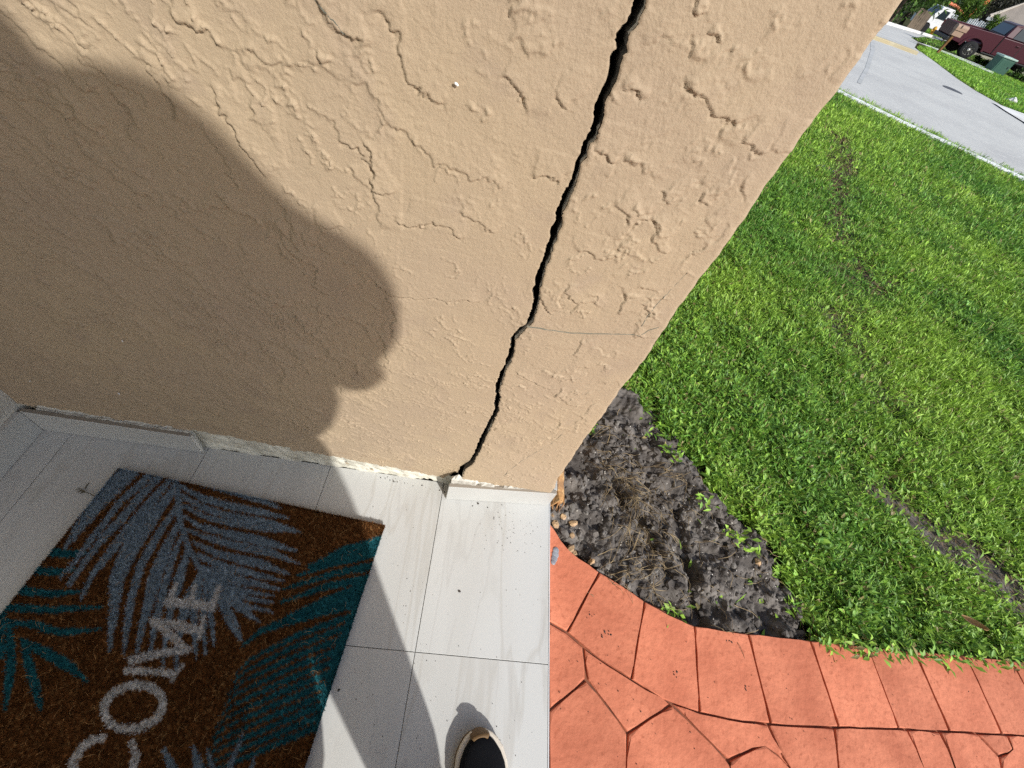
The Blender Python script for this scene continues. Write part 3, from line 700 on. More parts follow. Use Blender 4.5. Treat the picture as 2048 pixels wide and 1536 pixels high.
TEAL = [S([(766,1084),(690,1103),(617,1134)], 28, 22, 8), S([(756,1106),(666,1127),(593,1151)], 15, 12, 5), S([(750,1130),(666,1147),(564,1178)], 17, 13, 5), S([(742,1156),(654,1172),(559,1205)], 18, 14, 5),
 S([(738,1185),(642,1215),(520,1262),(486,1290)], 50, 36, 17, 6), S([(730,1215),(700,1300),(660,1420),(640,1480)], 46, 60, 52, 22),
 S([(100,1104),(140,1107),(182,1106)], 18, 17, 5), S([(72,1140),(110,1144),(150,1138)], 17, 15, 5), S([(34,1180),(98,1187),(172,1181)], 18, 14, 4), S([(5,1214),(100,1219),(205,1213)], 17, 15, 5),
 S([(15,1244),(70,1250),(115,1264),(203,1258)], 12, 17, 15, 4), S([(42,1282),(95,1308),(140,1335),(174,1364)], 12, 24, 24, 4), S([(45,1285),(60,1345),(74,1395),(82,1424)], 12, 21, 20, 4), S([(18,1248),(20,1330),(12,1390),(5,1424)], 10, 20, 18, 4), S([(0,1225),(-2,1310)], 22, 18)]
for k in range(11):
    TEAL.append(S([(722-7*k, 1225+22*k), (600-7*k, 1268+23*k), (500-9*k, 1318+23*k), (472-8*k, 1345+22*k)], 15, 13, 10, 3))
el = [(265+60*math.cos(t)*math.cos(-.25)-43*math.sin(t)*math.sin(-.25), 1414+60*math.cos(t)*math.sin(-.25)+43*math.sin(t)*math.cos(-.25)) for t in np.linspace(0, 2*math.pi, 28)]
LETT = [S(el, 18, 18), S([(204,1476),(182,1480),(160,1497),(144,1525),(142,1555),(158,1580),(200,1592),(240,1578),(262,1545),(271,1512),(262,1486)], 15, 17, 17, 17, 15),
 S([(252,1341),(300,1342),(345,1349)], 15, 15), S([(362,1330),(343,1360)], 8, 8), S([(262,1320),(310,1308),(372,1299)], 18, 17, 15), S([(374,1300),(345,1275),(310,1246)], 16, 17, 17),
 S([(306,1244),(350,1250),(402,1262)], 20, 20, 16), S([(408,1232),(396,1278)], 9, 9), S([(335,1204),(378,1207),(422,1213)], 20, 20, 20), S([(338,1203),(342,1186),(352,1168)], 11, 11, 9), S([(381,1206),(388,1172)], 13, 11), S([(421,1212),(430,1195),(437,1172)], 13, 12, 9)]
def strokes(u, v, lst):
    hit = np.zeros(u.shape, bool)
    for pts, w in lst:
        wm = max(w)
        xs_ = [p[0] for p in pts]; ys_ = [p[1] for p in pts]
        k = np.where((u > min(xs_)-wm) & (u < max(xs_)+wm) & (v > min(ys_)-wm) & (v < max(ys_)+wm))[0]
        if not len(k): continue
        d, t, _ = seg_dist(u[k], v[k], pts)
        hit[k] |= d < .5*np.interp(t, np.linspace(0, 1, len(w)), w)
    return hit
def mat_colour(a, b, r, jit_=1.6):
    """printed design at mat coordinates a (across), b (along)"""
    P = np.stack([MO[0]+MU[0]*a+MV[0]*b, MO[1]+MU[1]*a+MV[1]*b, np.full(a.shape, .014)], -1)
    u, v, z = project(P)
    u = u+r.normal(0, jit_, u.shape); v = v+r.normal(0, jit_, v.shape)
    c = np.empty((len(a), 3)); c[:] = (.125, .050, .015)
    tl = strokes(u, v, TEAL); c[tl] = (.018, .125, .150)
    g = strokes(u, v, GREY); c[g] = (.235, .30, .355)
    le = strokes(u, v, LETT); c[le] = (.60, .59, .57)
    br = (~tl) & (~g) & (~le)
    c *= r.lognormal(0, .28, (len(a), 1))
    k = br & (r.random(len(a)) < .10); c[k] = np.array([.30, .16, .06])*r.uniform(.7, 1.3, (k.sum(), 1))
    return c
doormat = tag(empty('doormat', (MO[0], MO[1], 0)), 'brown coir doormat with blue grey and teal palm fronds and white lettering', 'doormat')
doormat.rotation_euler = (0, 0, math.atan2(MU[1], MU[0]))
# local axes: x across (MU), -y along (MV)
bm = bmesh.new(); box(bm, .001, MW-.001, -ML+.001, -.001, .0005, .007, .001); bm_obj('backing', bm, mat('rubber_backing', (.03, .025, .02), .9, .1), doormat)
r_ = np.random.default_rng(21)
da = .004; A_, B_ = np.meshgrid(np.arange(0, MW+.0001, da), np.arange(0, ML, da)); sh = A_.shape
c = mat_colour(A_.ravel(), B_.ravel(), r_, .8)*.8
V = np.stack([A_.ravel(), -B_.ravel(), .009+.0015*r_.random(A_.size)], -1)
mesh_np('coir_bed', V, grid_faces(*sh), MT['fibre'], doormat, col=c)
def fibres(name, n, bmin, bmax, L, wd, lean, zb, frac_long=0):
    a = r_.uniform(.0005, MW-.0005, n); b = bmin+(bmax-bmin)*r_.random(n)
    k = r_.random(n) < .06                                  # fringe on the edges
    e = r_.integers(0, 3, n); a = np.where(k & (e == 0), r_.uniform(0, .003, n), np.where(k & (e == 1), MW-r_.uniform(0, .003, n), a)); b = np.where(k & (e == 2), r_.uniform(0, .003, n), b)
    c = mat_colour(a, b, r_)
    th = r_.uniform(0, 2*np.pi, n); ln = np.abs(r_.normal(0, lean, n)); l = L*r_.uniform(.6, 1.25, n)
    dx, dy, dz = np.cos(th)*np.sin(ln)*l, np.sin(th)*np.sin(ln)*l, np.cos(ln)*l
    ph = r_.uniform(0, 2*np.pi, n); wx_, wy_ = np.cos(ph)*wd/2, np.sin(ph)*wd/2
    base = np.stack([a, -b, np.full(n, zb)], -1)
    V = np.empty((n, 4, 3)); tip = base+np.stack([dx, dy, dz], -1); wv = np.stack([wx_, wy_, 0*wx_], -1)
    V[:, 0] = base-wv; V[:, 1] = base+wv; V[:, 2] = tip+wv*.5; V[:, 3] = tip-wv*.5
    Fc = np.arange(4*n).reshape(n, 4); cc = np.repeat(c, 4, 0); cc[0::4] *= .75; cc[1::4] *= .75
    return mesh_np(name, V.reshape(-1, 3), Fc, MT['fibre'], doormat, col=cc)
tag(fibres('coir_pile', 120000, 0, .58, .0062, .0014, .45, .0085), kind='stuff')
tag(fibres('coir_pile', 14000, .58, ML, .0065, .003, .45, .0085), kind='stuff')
# loose curly hairs of coir
bm = bmesh.new()
for k in range(420):
    a, b = random.uniform(.01, MW-.01), random.uniform(.01, .56); th = random.uniform(0, 6.28); cv = random.uniform(-120, 120); l = random.uniform(.008, .02); pts = []
    x, y = a, -b
    for s in range(5):
        pts.append((x, y, .0145+.003*math.sin(s*.8)+random.uniform(0, .001))); x += math.cos(th)*l/4; y += math.sin(th)*l/4; th += cv*l/4
    tube(bm, pts, .00028, .0002, 3)
lo = bm_obj('loose_fibres', bm, mat('loose_coir', (.34, .19, .075), .8, .2), doormat); tag(lo, kind='stuff')

# ------------------------------------------------------------------ stamped concrete path
PZ = -.03
X0P, Y0P, KP = 1090, 1100, .4678
def pc(x, y, z=PZ):
    p = onz(X0P+x*KP, Y0P+y*KP, z); return (p[0], p[1])
path = empty('path', (0, 0, 0)); 
bm = bmesh.new(); prism(bm, [(.331, -1.2), (4.2, -1.2), (4.2, .188)] + [pc(x, y) for x, y in [(2048, 478), (1800, 450), (1580, 432), (1380, 412), (1130, 386), (870, 356), (640, 322), (430, 217), (235, 92), (100, 2)]] + [(.331, .425)], -.14, PZ-.0075)
path_bed = tag(bm_obj('path', bm, MT['groove']), kind='structure'); bpy.data.objects.remove(path, do_unlink=True)
OUT = [(16,-125),(100,2),(235,92),(330,152),(428,217),(530,276),(640,322),(752,342),(869,356),(1000,372),(1134,386),(1260,400),(1379,412),(1480,422),(1580,432),(1690,442),(1798,450),(1900,462),(1992,472),(2210,495),(2440,515)]
INN = [(16,306),(95,352),(215,455),(370,556),(500,640),(662,697),(850,735),(967,746),(1100,755),(1258,760),(1400,763),(1515,766),(1733,778),(1955,790),(2170,802),(2420,815)]
def along(poly, x):
    for (a, b) in zip(poly[:-1], poly[1:]):
        if a[0] <= x <= b[0]: return (x, a[1]+(b[1]-a[1])*(x-a[0])/(b[0]-a[0]))
    return poly[-1]
def between(poly, xa, xb):
    return [along(poly, xa)] + [p for p in poly if xa+8 < p[0] < xb-8] + [along(poly, xb)]
JO = [16, 235, 427, 640, 869, 1134, 1379, 1580, 1798, 1992, 2200, 2430]; JI = [16, 95, 370, 662, 967, 1258, 1515, 1733, 1955, 2170, 2390, 2415]
def wob(pts, amp=.0012):
    return pts
def slab(name, px, gap, bev=.0035):
    w_ = [pc(*p) for p in px]
    w2 = []
    for i in range(len(w_)):                                  # slightly wavy hand-stamped edges
        a, b = np.array(w_[i]), np.array(w_[(i+1) % len(w_)]); L = np.linalg.norm(b-a); n_ = max(1, int(L/.03))
        for k in range(n_):
            t = k/n_; q = a+(b-a)*t
            if k: nrm = np.array([-(b-a)[1], (b-a)[0]])/L; q = q+nrm*random.uniform(-.0012, .0012)
            w2.append(q)
    q = inset(w2, gap)
    bm = bmesh.new(); prism(bm, q, PZ-.03, PZ+random.uniform(-.001, .001), bev)
    return bm_obj(name, bm, MT['paver'], path_bed)
for k in range(len(JO)-1):
    o_ = between(OUT, JO[k], JO[k+1]); i_ = between(INN, JI[k], JI[k+1])
    slab('border_brick', o_+i_[::-1], .0026)
def cin(xa, xb): return between(INN, xa, xb)
STONES = [cin(16, 165)+[(178,552),(18,690)],
 cin(165, 545)[0:]+[(355,785),(183,556)],
 [(18,690),(178,556),(355,785),(345,1010),(338,1300),(18,1300)],
 [(355,785),(545,660),(775,890),(800,925),(780,1300),(338,1300),(345,1010)],
 cin(545, 955)+[(1010,870),(1062,940),(940,828),(790,900),(775,890)],
 [(800,925),(790,900),(940,828),(1062,940),(1110,1030),(1090,1300),(780,1300)],
 cin(955, 1240)+[(1262,1010),(1255,1300),(1090,1300),(1110,1030),(1010,870)],
 cin(1240, 1550)+[(1630,935),(1660,1300),(1255,1300),(1262,1010)],
 cin(1550, 1690)+[(1762,932),(1840,1300),(1660,1300),(1630,935)],
 cin(1690, 1850)+[(1945,885),(1960,1000),(2000,1300),(1840,1300),(1762,932)],
 cin(1850, 1978)+[(2010,860),(1945,885)],
 cin(1978, 2300)+[(2310,1300),(2000,1300),(1960,1000),(1945,885),(2010,860)]]
for px in STONES: slab('flagstone', px, .0022, .006)
bm = bmesh.new(); prism(bm, [pc(18, 1310), pc(2400, 1310), (4.1, -1.15), (.335, -1.15)], PZ-.03, PZ-.001, .004); bm_obj('flagstone', bm, MT['paver'], path_bed)

# ------------------------------------------------------------------ soil bed at the corner
class Noise2:
    def __init__(s, seed): s.r = np.random.default_rng(seed); s.g = s.r.standard_normal((256, 256))
    def __call__(s, x, y, L):
        fx = x/L; fy = y/L; i = np.floor(fx).astype(int); j = np.floor(fy).astype(int); a = fx-i; b = fy-j
        a = a*a*(3-2*a); b = b*b*(3-2*b); g = lambda p, q: s.g[p % 256, q % 256]
        return (g(i, j)*(1-a)+g(i+1, j)*a)*(1-b)+(g(i, j+1)*(1-a)+g(i+1, j+1)*a)*b
N2 = Noise2(3); N3 = Noise2(8)
GZ_ = -.05
gp = lambda u, v: tuple(onz(u, v, GZ_)[:2])
SOIL = [gp(*p) for p in [(1090, 900), (1190, 800), (1250, 772), (1295, 800), (1340, 862), (1372, 920), (1420, 985), (1480, 1035), (1530, 1090), (1568, 1150), (1606, 1205), (1600, 1255), (1635, 1290), (1500, 1275), (1390, 1258), (1290, 1208), (1200, 1145), (1090, 1040)]]
TRACK = [gp(*p) for p in [(1690, 250), (1702, 320), (1690, 390), (1683, 440), (1705, 485), (1745, 545)]]
TRACK2 = [gp(*p) for p in [(1700, 520), (1692, 600), (1720, 680), (1740, 740), (1790, 800)]]
PATCH = [gp(*p) for p in [(1800, 1020), (1880, 1080), (1950, 1130), (2010, 1190), (2100, 1250)]]
PATCH2 = [gp(*p) for p in [(1790, 950), (1850, 1010), (1950, 1060), (2080, 1130)]]
FUR = [[gp(*p) for p in [(1352, 1020), (1366, 1090), (1385, 1180), (1402, 1245)]], [gp(*p) for p in [(1225, 960), (1245, 1010), (1290, 1060), (1330, 1150)]], [gp(*p) for p in [(1300, 880), (1380, 985), (1450, 1060)]]]
def soil_h(x, y):
    h = GZ_+.010*N2(x, y, .11)+.010*N3(x, y, .045)+.0045*N2(x+5, y, .018)+.0028*N3(x, y+3, .008)
    for f in FUR:
        d, t, _ = seg_dist(x, y, f); h = h-.028*np.exp(-(d/.014)**2)+.012*np.exp(-((d-.03)/.018)**2)
    return h
xs = np.arange(.30, 1.62, .0042); ys = np.arange(.17, 1.05, .0042); XX, YY = np.meshgrid(xs, ys)
ZZ = soil_h(XX, YY)
din = in_poly(XX, YY, SOIL)
pave = in_poly(XX, YY, [(.2, .425), (.331, .425)]+[pc(x, y) for x, y in OUT[1:16]]+[(3, -.5), (.2, -.5)])
ZZ = np.where(pave, -.09, np.where(din, np.minimum(ZZ, -.022), -.095+.3*(ZZ-GZ_)))
tag(mesh_np('soil', np.stack([XX, YY, ZZ], -1).reshape(-1, 3), grid_faces(*XX.shape), MT['soil'], smooth=True), kind='structure')
# second bare streak further along the lawn, and the lawn's own earth
xs = np.arange(.3, 4.2, .02); ys = np.arange(.22, 4.2, .02); X4, Y4 = np.meshgrid(xs, ys)
Z4 = np.where(pave.any() & in_poly(X4, Y4, [(.2, -.5), (.2, .2), (.7, .19), (5, .19), (5, -.5)]), -.09, tz(X4, Y4)-.026+.005*N2(X4, Y4, .12)+.003*N3(X4, Y4, .04))
dd, _, _ = seg_dist(X4, Y4, PATCH); Z4 = Z4+.018*np.exp(-(dd/.12)**2)
Z4 = np.where(in_poly(X4, Y4, SOIL), -.075, Z4)
tag(mesh_np('lawn_soil', np.stack([X4, Y4, Z4], -1).reshape(-1, 3), grid_faces(*X4.shape), MT['soil'], smooth=True), kind='structure')
# grit and gravel in the soil
def blobs(name, pts, material, kind=None, parent=None, sub=1):
    bm = bmesh.new()
    for p, s in pts:
        q = Matrix.Translation(p) @ Matrix.Rotation(random.random()*6, 4, (random.random()-.5, random.random()-.5, random.random()+.1)) @ Matrix.Diagonal((s*random.uniform(.8, 1.4), s*random.uniform(.7, 1.1), s*random.uniform(.5, .9), 1))
        r = bmesh.ops.create_icosphere(bm, subdivisions=sub, radius=1, matrix=q)
        for v in r['verts']: v.co += Vector([random.uniform(-.18, .18)*s for _ in range(3)])
    o = bm_obj(name, bm, material, parent)
    if kind: tag(o, kind=kind)
    return o
def on_soil(n):
    out = []
    while len(out) < n:
        x, y = random.uniform(.33, 1.2), random.uniform(.2, .85)
        if in_poly(np.array(x), np.array(y), SOIL): out.append((x, y, float(min(soil_h(np.array(x), np.array(y)), -.022))))
    return out
blobs('soil_crumbs', [(p, random.choice([.002, .003, .004, .006, .009, .013])*random.uniform(.8, 1.2)) for p in on_soil(1500)], MT['soil'], 'stuff')
blobs('shell_grit', [(p, random.uniform(.0012, .0034)) for p in on_soil(320)], mat('shell_grit', (.55, .52, .47), .9, .1, var=(.4, .36, .3), var_scale=40), 'stuff')
PB = [((1104,997),.011),((1146,1094),.012),((1153,1103),.010),((1186,1120),.011),((1205,1148),.009),((1112,1048),.013),((1105,1030),.010),((1129,1030),.011),((1152,1040),.013),((1147,1068),.009),((1167,947),.006),((1520,1122),.011)]
pm_ = mat('tan_pebble', (.50, .33, .17), .8, .2, var=(.36, .25, .17), var_scale=60, obj_rand=.35)
for (u, v), s in PB:
    p = onz(u, v, -.03); z = float(min(soil_h(np.array(p[0]), np.array(p[1])), -.022))
    o = blobs('pebble', [((0, 0, 0), s)], pm_, sub=2); o.location = (p[0], p[1], z+s*.35)
    tag(o, 'small tan pebble lying in the dark soil bed beside the path', 'pebble', 'pebbles in the soil bed')
# ash-grey crusts
blobs('soil_crust', [((x, y, z), random.uniform(.005, .014)) for x, y, z in on_soil(110)], mat('grey_crust', (.20, .185, .165), .98, .05, var=(.10, .09, .08), var_scale=60, bump=.003, bump_scale=150), 'stuff')
# dead roots and straw
def straw(name, spots, lmin, lmax, r0, material, lift=.02):
    bm = bmesh.new()
    for (x, y), th0 in spots:
        th = th0+random.uniform(-.9, .9); l = random.uniform(lmin, lmax); cv = random.uniform(-14, 14); pts = []; n_ = 7; hh = random.uniform(.25, 1)*lift
        for s in range(n_):
            t = s/(n_-1); z = float(min(soil_h(np.array(x), np.array(y)), -.022) if x < 1.6 and y < 1 else tz(x, y)+.01)
            pts.append((x, y, z+.003+hh*math.sin(math.pi*t)*.8)); x += math.cos(th)*l/(n_-1); y += math.sin(th)*l/(n_-1); th += cv*l/(n_-1)+random.uniform(-.15, .15)
        tube(bm, pts, r0*random.uniform(.7, 1.2), r0*.4, 3)
    return tag(bm_obj(name, bm, material), kind='stuff')
sp = []
for (u, v), n_, s, th in [((1215,925),34,22,-.6),((1245,965),40,24,-.7),((1262,1000),46,26,-1.3),((1270,1050),34,22,-1.2),((1340,1010),30,34,-.9),((1330,960),20,28,-.4),((1290,1110),22,26,-.8),((1240,1150),22,26,.3),((1320,1190),18,30,-.4),((1440,1080),18,40,-.6),((1520,1130),14,40,-.8),((1450,1200),10,40,-.6),((1200,850),8,25,.5)]:
    for _ in range(int(n_*1.05)):
        p = onz(random.gauss(u, s), random.gauss(v, s), -.04); sp.append(((p[0], p[1]), th))
straw('dead_grass', sp, .03, .12, .0011, mat('dead_grass', (.34, .26, .15), .85, .1, var=(.10, .07, .045), var_scale=35), .028)

# ------------------------------------------------------------------ lawn
PAVE = [(.2, .43), (.331, .43)]+[pc(x, y) for x, y in OUT[1:]]+[(6, .18), (6, -3), (.2, -3)]
def visible(x, y, z, mu=140):
    u, v, d = project(np.stack([x, y, z], -1)); return (d > .05) & (u > -mu) & (u < 2048+mu) & (v > -mu) & (v < 1536+mu) & (x > .335) & ((x > .5*y) | (np.random.default_rng(len(x)).random(len(x)) < .4))
def leaf_mesh(name, x, y, z, L, W, el, colr, r, droop=.35, blade=False, parent=None):
    n = len(x); az = r.uniform(0, 2*np.pi, n)
    f = np.stack([np.cos(az)*np.cos(el), np.sin(az)*np.cos(el), np.sin(el)], -1)
    sd_ = np.stack([-np.sin(az), np.cos(az), r.normal(0, .35, n)], -1); sd_ /= np.linalg.norm(sd_, axis=1, keepdims=True)
    up = np.cross(f, sd_)
    b = np.stack([x, y, z], -1); L = L[:, None]; W = W[:, None]
    if blade:
        V = np.empty((n, 4, 3)); mid = b+f*L*.55; tip = b+f*L; tip[:, 2] -= (droop*L[:, 0])
        V[:, 0] = b; V[:, 1] = mid-sd_*W*.5; V[:, 2] = tip; V[:, 3] = mid+sd_*W*.5
        Fc = np.arange(4*n).reshape(n, 4); cc = np.repeat(colr, 4, 0)
    else:
        V = np.empty((n, 5, 3)); mid = b+f*L*.5
        V[:, 0] = b; V[:, 1] = mid-sd_*W*.5+up*W*.10; V[:, 3] = mid+sd_*W*.5+up*W*.10; V[:, 2] = b+f*L; V[:, 2, 2] -= droop*L[:, 0]; V[:, 4] = mid-up*W*.12
        i = np.arange(n)[:, None]*5
        Fc = np.concatenate([i+np.array([[0, 1, 4]]), i+np.array([[1, 2, 4]]), i+np.array([[4, 2, 3]]), i+np.array([[0, 4, 3]])], 0)
        cc = np.repeat(colr, 5, 0)
    return mesh_np(name, V.reshape(-1, 3), Fc, MT['leaf'], parent, col=cc)
def greens(n, r, x, y):
    t = np.clip(.55+.30*N2(x, y, .45)+.22*N3(x, y, 1.4)+r.normal(0, .33, n), 0, 1)[:, None]
    c = (1-t)*np.array([.112, .255, .036])+t*np.array([.295, .46, .060])
    c *= r.lognormal(0, .22, (n, 1))
    k = r.random(n) < .045; c[k] = np.array([.30, .25, .10])*r.uniform(.6, 1.2, (k.sum(), 1))
    return c
def bare(x, y):
    """0 = full growth, 1 = bare"""
    b = np.zeros(x.shape)
    for f, w_, a in [(TRACK, .14, .82), (TRACK2, .14, .66), (PATCH, .12, .96), (PATCH2, .08, .6)]:
        d, t, _ = seg_dist(x+.06*N2(x, y, .18), y+.06*N3(x, y, .18), f); b = np.maximum(b, a*np.exp(-(d/w_)**3))
    return b
def lawn_points(n, dmin, dmax, r):
    d = np.sqrt(r.uniform(dmin**2, dmax**2, n)); th = r.uniform(rad(-4), rad(88), n)
    x, y = d*np.cos(th), d*np.sin(th); return x, y
BANDS = [(.30, 1.1, 80000, 1.0), (1.1, 2.0, 172000, 1.05), (2.0, 3.4, 250000, 1.2), (3.4, 5.5, 300000, 1.5), (5.5, 9.9, 370000, 2.05)]
rl = np.random.default_rng(5)
acc = {k: [] for k in 'x y z L W el c'.split()}
acb = {k: [] for k in 'x y z L W el c'.split()}
for d0, d1, n, s in BANDS:
    x, y = lawn_points(n, d0, d1, rl)
    q = QN[0]*x+QN[1]*y
    nx_, ny_ = x+.035*N2(x, y, .05)+.015*N3(x, y, .02), y+.035*N3(x+9, y, .05)
    ok = (q < 9.20+.04*N2(x, y, .3)) & visible(x, y, tz(x, y)) & ~in_poly(nx_, ny_, PAVE) & ~(in_poly(nx_, ny_, SOIL) & (rl.random(n) > .005)) & ~((x < .62) & (y < .72))
    x, y = x[ok], y[ok]
    bz = bare(x, y); keep = rl.random(len(x)) > bz; x, y, bz = x[keep], y[keep], bz[keep]
    # clumpy growth
    cl_ = N3(x, y, .07)+.6*N2(x, y, .16); keep = rl.random(len(x)) < np.clip(.92+.22*cl_, .5, 1); x, y = x[keep], y[keep]; cl_ = cl_[keep]; bz = bz[keep]
    n = len(x); c = greens(n, rl, x, y)
    hgt = np.clip(.016+.011*cl_, .004, .05)*(1 if d0 < 3 else 1.3)
    z = tz(x, y)-.012+hgt*rl.random(n)
    isb = rl.random(n) < (.38 if d0 < 2 else .7)
    L = rl.uniform(.014, .040, n)*s*np.where(isb, 1.35, 1); W = np.where(isb, rl.uniform(.0025, .005, n), rl.uniform(.007, .0155, n))*s
    el = np.abs(rl.normal(.45, .35, n))*np.where(isb, 1.5, 1)
    for st, k in ((acb, isb), (acc, ~isb)):
        for nm, a in zip('x y z L W el c'.split(), (x, y, z, L, W, np.clip(el, 0, 1.5), c)): st[nm].append(a[k])
# sparse weeds creeping over the soil and the path edge
for (u, v), n_ in [((1330, 905), 16), ((1345, 920), 12), ((1455, 1075), 12), ((1490, 1105), 10), ((1480, 1080), 8), ((1300, 880), 8), ((1400, 1010), 14)] + [((1640+k*29, 1295+k*2.6), 16) for k in range(15)]:
    p = onz(u, v, -.04); x = p[0]+rl.normal(0, .018, n_); y = p[1]+rl.normal(.004, .012, n_)
    for nm, a in zip('x y z L W el c'.split(), (x, y, rl.uniform(-.03, -.005, n_), rl.uniform(.018, .036, n_), rl.uniform(.007, .013, n_), np.abs(rl.normal(.5, .3, n_)), greens(n_, rl, x, y)*1.15)): acc[nm].append(a)
C_ = {k: np.concatenate(v) for k, v in acc.items()}; Bq = {k: np.concatenate(v) for k, v in acb.items()}
tag(leaf_mesh('grass', C_['x'], C_['y'], C_['z'], C_['L'], C_['W'], C_['el'], C_['c'], rl, .18), kind='stuff')
tag(leaf_mesh('grass', Bq['x'], Bq['y'], Bq['z'], Bq['L'], Bq['W'], Bq['el'], Bq['c'], rl, .2, True), kind='stuff')
print('lawn leaves', len(C_['x']), len(Bq['x']))
# dead brown blades on the worn tracks
x, y = lawn_points(420000, .9, 7.5, rl); b = bare(x, y); k = (rl.random(len(x)) < b*.8) & visible(x, y, tz(x, y)) & ~in_poly(x, y, PAVE); x, y = x[k], y[k]; n = len(x); s = np.clip(np.hypot(x, y)/2, 1, 2.6)
c = np.where((rl.random(n) < .5)[:, None], np.array([.22, .15, .075]), np.array([.12, .085, .05]))*rl.uniform(.5, 1.4, (n, 1))
tag(leaf_mesh('thatch', x, y, tz(x, y)-.008+.012*rl.random(n), rl.uniform(.02, .045, n)*s, rl.uniform(.0015, .003, n)*s, np.abs(rl.normal(.1, .2, n)), c, rl, .1, True), kind='stuff')
# verges across the road
def verge(poly_px, n, Lh, seed, dz=0.02, tone=1.0):
    r = np.random.default_rng(seed); P = [onterrain(u, v)[:2] for u, v in poly_px]
    xs = [p[0] for p in P]; ys = [p[1] for p in P]
    x = r.uniform(min(xs), max(xs), n); y = r.uniform(min(ys), max(ys), n); k = in_poly(x, y, P); x, y = x[k], y[k]; n = len(x)
    c = greens(n, r, x*.25, y*.25)*np.array([1.0, 1.1, .9])*tone
    return tag(leaf_mesh('grass', x, y, tz(x, y)-.05+dz, r.uniform(.6, 1.3, n)*Lh, np.full(n, Lh*.22), np.abs(r.normal(.95, .3, n)), c, r, .12, True), kind='stuff')
verge([(1838, 100), (1878, 128), (1915, 156), (1950, 179), (1993, 203), (2030, 222), (2100, 245), (2200, 250), (2120, 190), (2048, 168), (1990, 143), (1950, 131), (1900, 109), (1862, 96), (1836, 93)], 210000, .11, 31)
verge([(1822, 76), (1850, 74), (1880, 81), (1900, 84), (1960, 100), (2060, 130), (2120, 180), (1990, 141), (1960, 130), (1905, 107), (1858, 91)], 130000, .14, 32, tone=.9)
verge([(1838, 62), (1846, 55), (1880, 62), (1900, 72), (1935, 84), (1903, 84), (1873, 72)], 40000, .32, 33, tone=.8)

# ------------------------------------------------------------------ small things on the lawn, path and porch
def curl_leaf(name, uv, z, L, W, rz, material, label, cat):
    p = onz(uv[0], uv[1], z); bm = bmesh.new(); n_ = 8; rows = []
    for k in range(n_):
        t = k/(n_-1); w_ = W*math.sin(math.pi*min(.97, t*.9+.06))**.8
        rows.append([bm.verts.new(((t-.5)*L, s*w_*.5, .004+.012*t*t+.006*abs(s)*(1+t))) for s in (-1, -.5, 0, .5, 1)])
    for a, b in zip(rows[:-1], rows[1:]):
        for k in range(4): bm.faces.new((a[k], a[k+1], b[k+1], b[k]))
    o = bm_obj(name, bm, material); o.location = p; o.rotation_euler = (.2, -.25, rz); s_ = o.modifiers.new('t', 'SOLIDIFY'); s_.thickness = .0006
    return tag(o, label, cat)
curl_leaf('dry_leaf', (1942, 1248), .0, .055, .022, -.9, mat('dry_leaf', (.42, .27, .13), .8, .2), 'single tan dry leaf lying on the grass near the path', 'leaf')
# blob of grey sealant on the first brick
bm = bmesh.new()
for k, (u, v, s) in enumerate([(1112, 1101, .009), (1111, 1109, .010), (1109, 1117, .009), (1107, 1124, .007)]):
    p = onz(u, v, PZ+.002); bmesh.ops.create_icosphere(bm, subdivisions=2, radius=1, matrix=Matrix.Translation((p[0], p[1], PZ+.001)) @ Matrix.Diagonal((s, s*1.1, .0035, 1)))
tag(bm_obj('sealant_blob', bm, mat('grey_sealant', (.30, .31, .33), .35, .4, var=(.2, .2, .22), var_scale=60)), 'grey smear of sealant on the first brick beside the porch edge', 'sealant')
# dirt specks on the pavers and the tiles
mk = mat('dirt_specks', (.055, .045, .04), .9, .1)
pts = []
for _ in range(130):
    u, v = random.uniform(1110, 2040), random.uniform(1150, 1530); p = onz(u, v, PZ+.001); 
    if not in_poly(np.array(p[0]), np.array(p[1]), SOIL) and p[1] < .19: pts.append(((p[0], p[1], PZ+.0008), random.uniform(.0006, .0016)))
for (u, v) in [(1205,1268)]*7+[(1182,1230)]*5+[(1355,1345)]*4+[(1462,1280)]*5+[(1490,1370)]*4:
    p = onz(random.gauss(u, 6), random.gauss(v, 5), PZ+.001); pts.append(((p[0], p[1], PZ+.0008), random.uniform(.0012, .0028)))
blobs('dirt_specks', pts, mk, 'stuff')
pts = []
for _ in range(90):
    u, v = random.uniform(700, 1090), random.uniform(1000, 1520); p = onz(u, v, 0); pts.append(((p[0], p[1], .0004), random.uniform(.0004, .0011)))
for _ in range(60):
    u, v = random.gauss(1030, 30), random.gauss(1060, 25); p = onz(u, v, 0)
    if p[0] < .32 and p[1] < .44: pts.append(((p[0], p[1], .0004), random.uniform(.0004, .0012)))
for (u, v, s) in [(956,1007,.0028),(919,1183,.0035),(678,1380,.003),(975,1015,.0016),(945,1012,.0014),(1004,1010,.0015),(988,1035,.0014)]:
    p = onz(u, v, 0); pts.append(((p[0], p[1], .0007), s))
for _ in range(35):
    u = random.uniform(760, 893); v = 940+(u-760)*.2+random.uniform(0, 20); p = onz(u, v, 0)
    if p[1] < .484: pts.append(((p[0], p[1], .0006), random.uniform(.0005, .002)))
blobs('floor_grit', pts, mk, 'stuff')
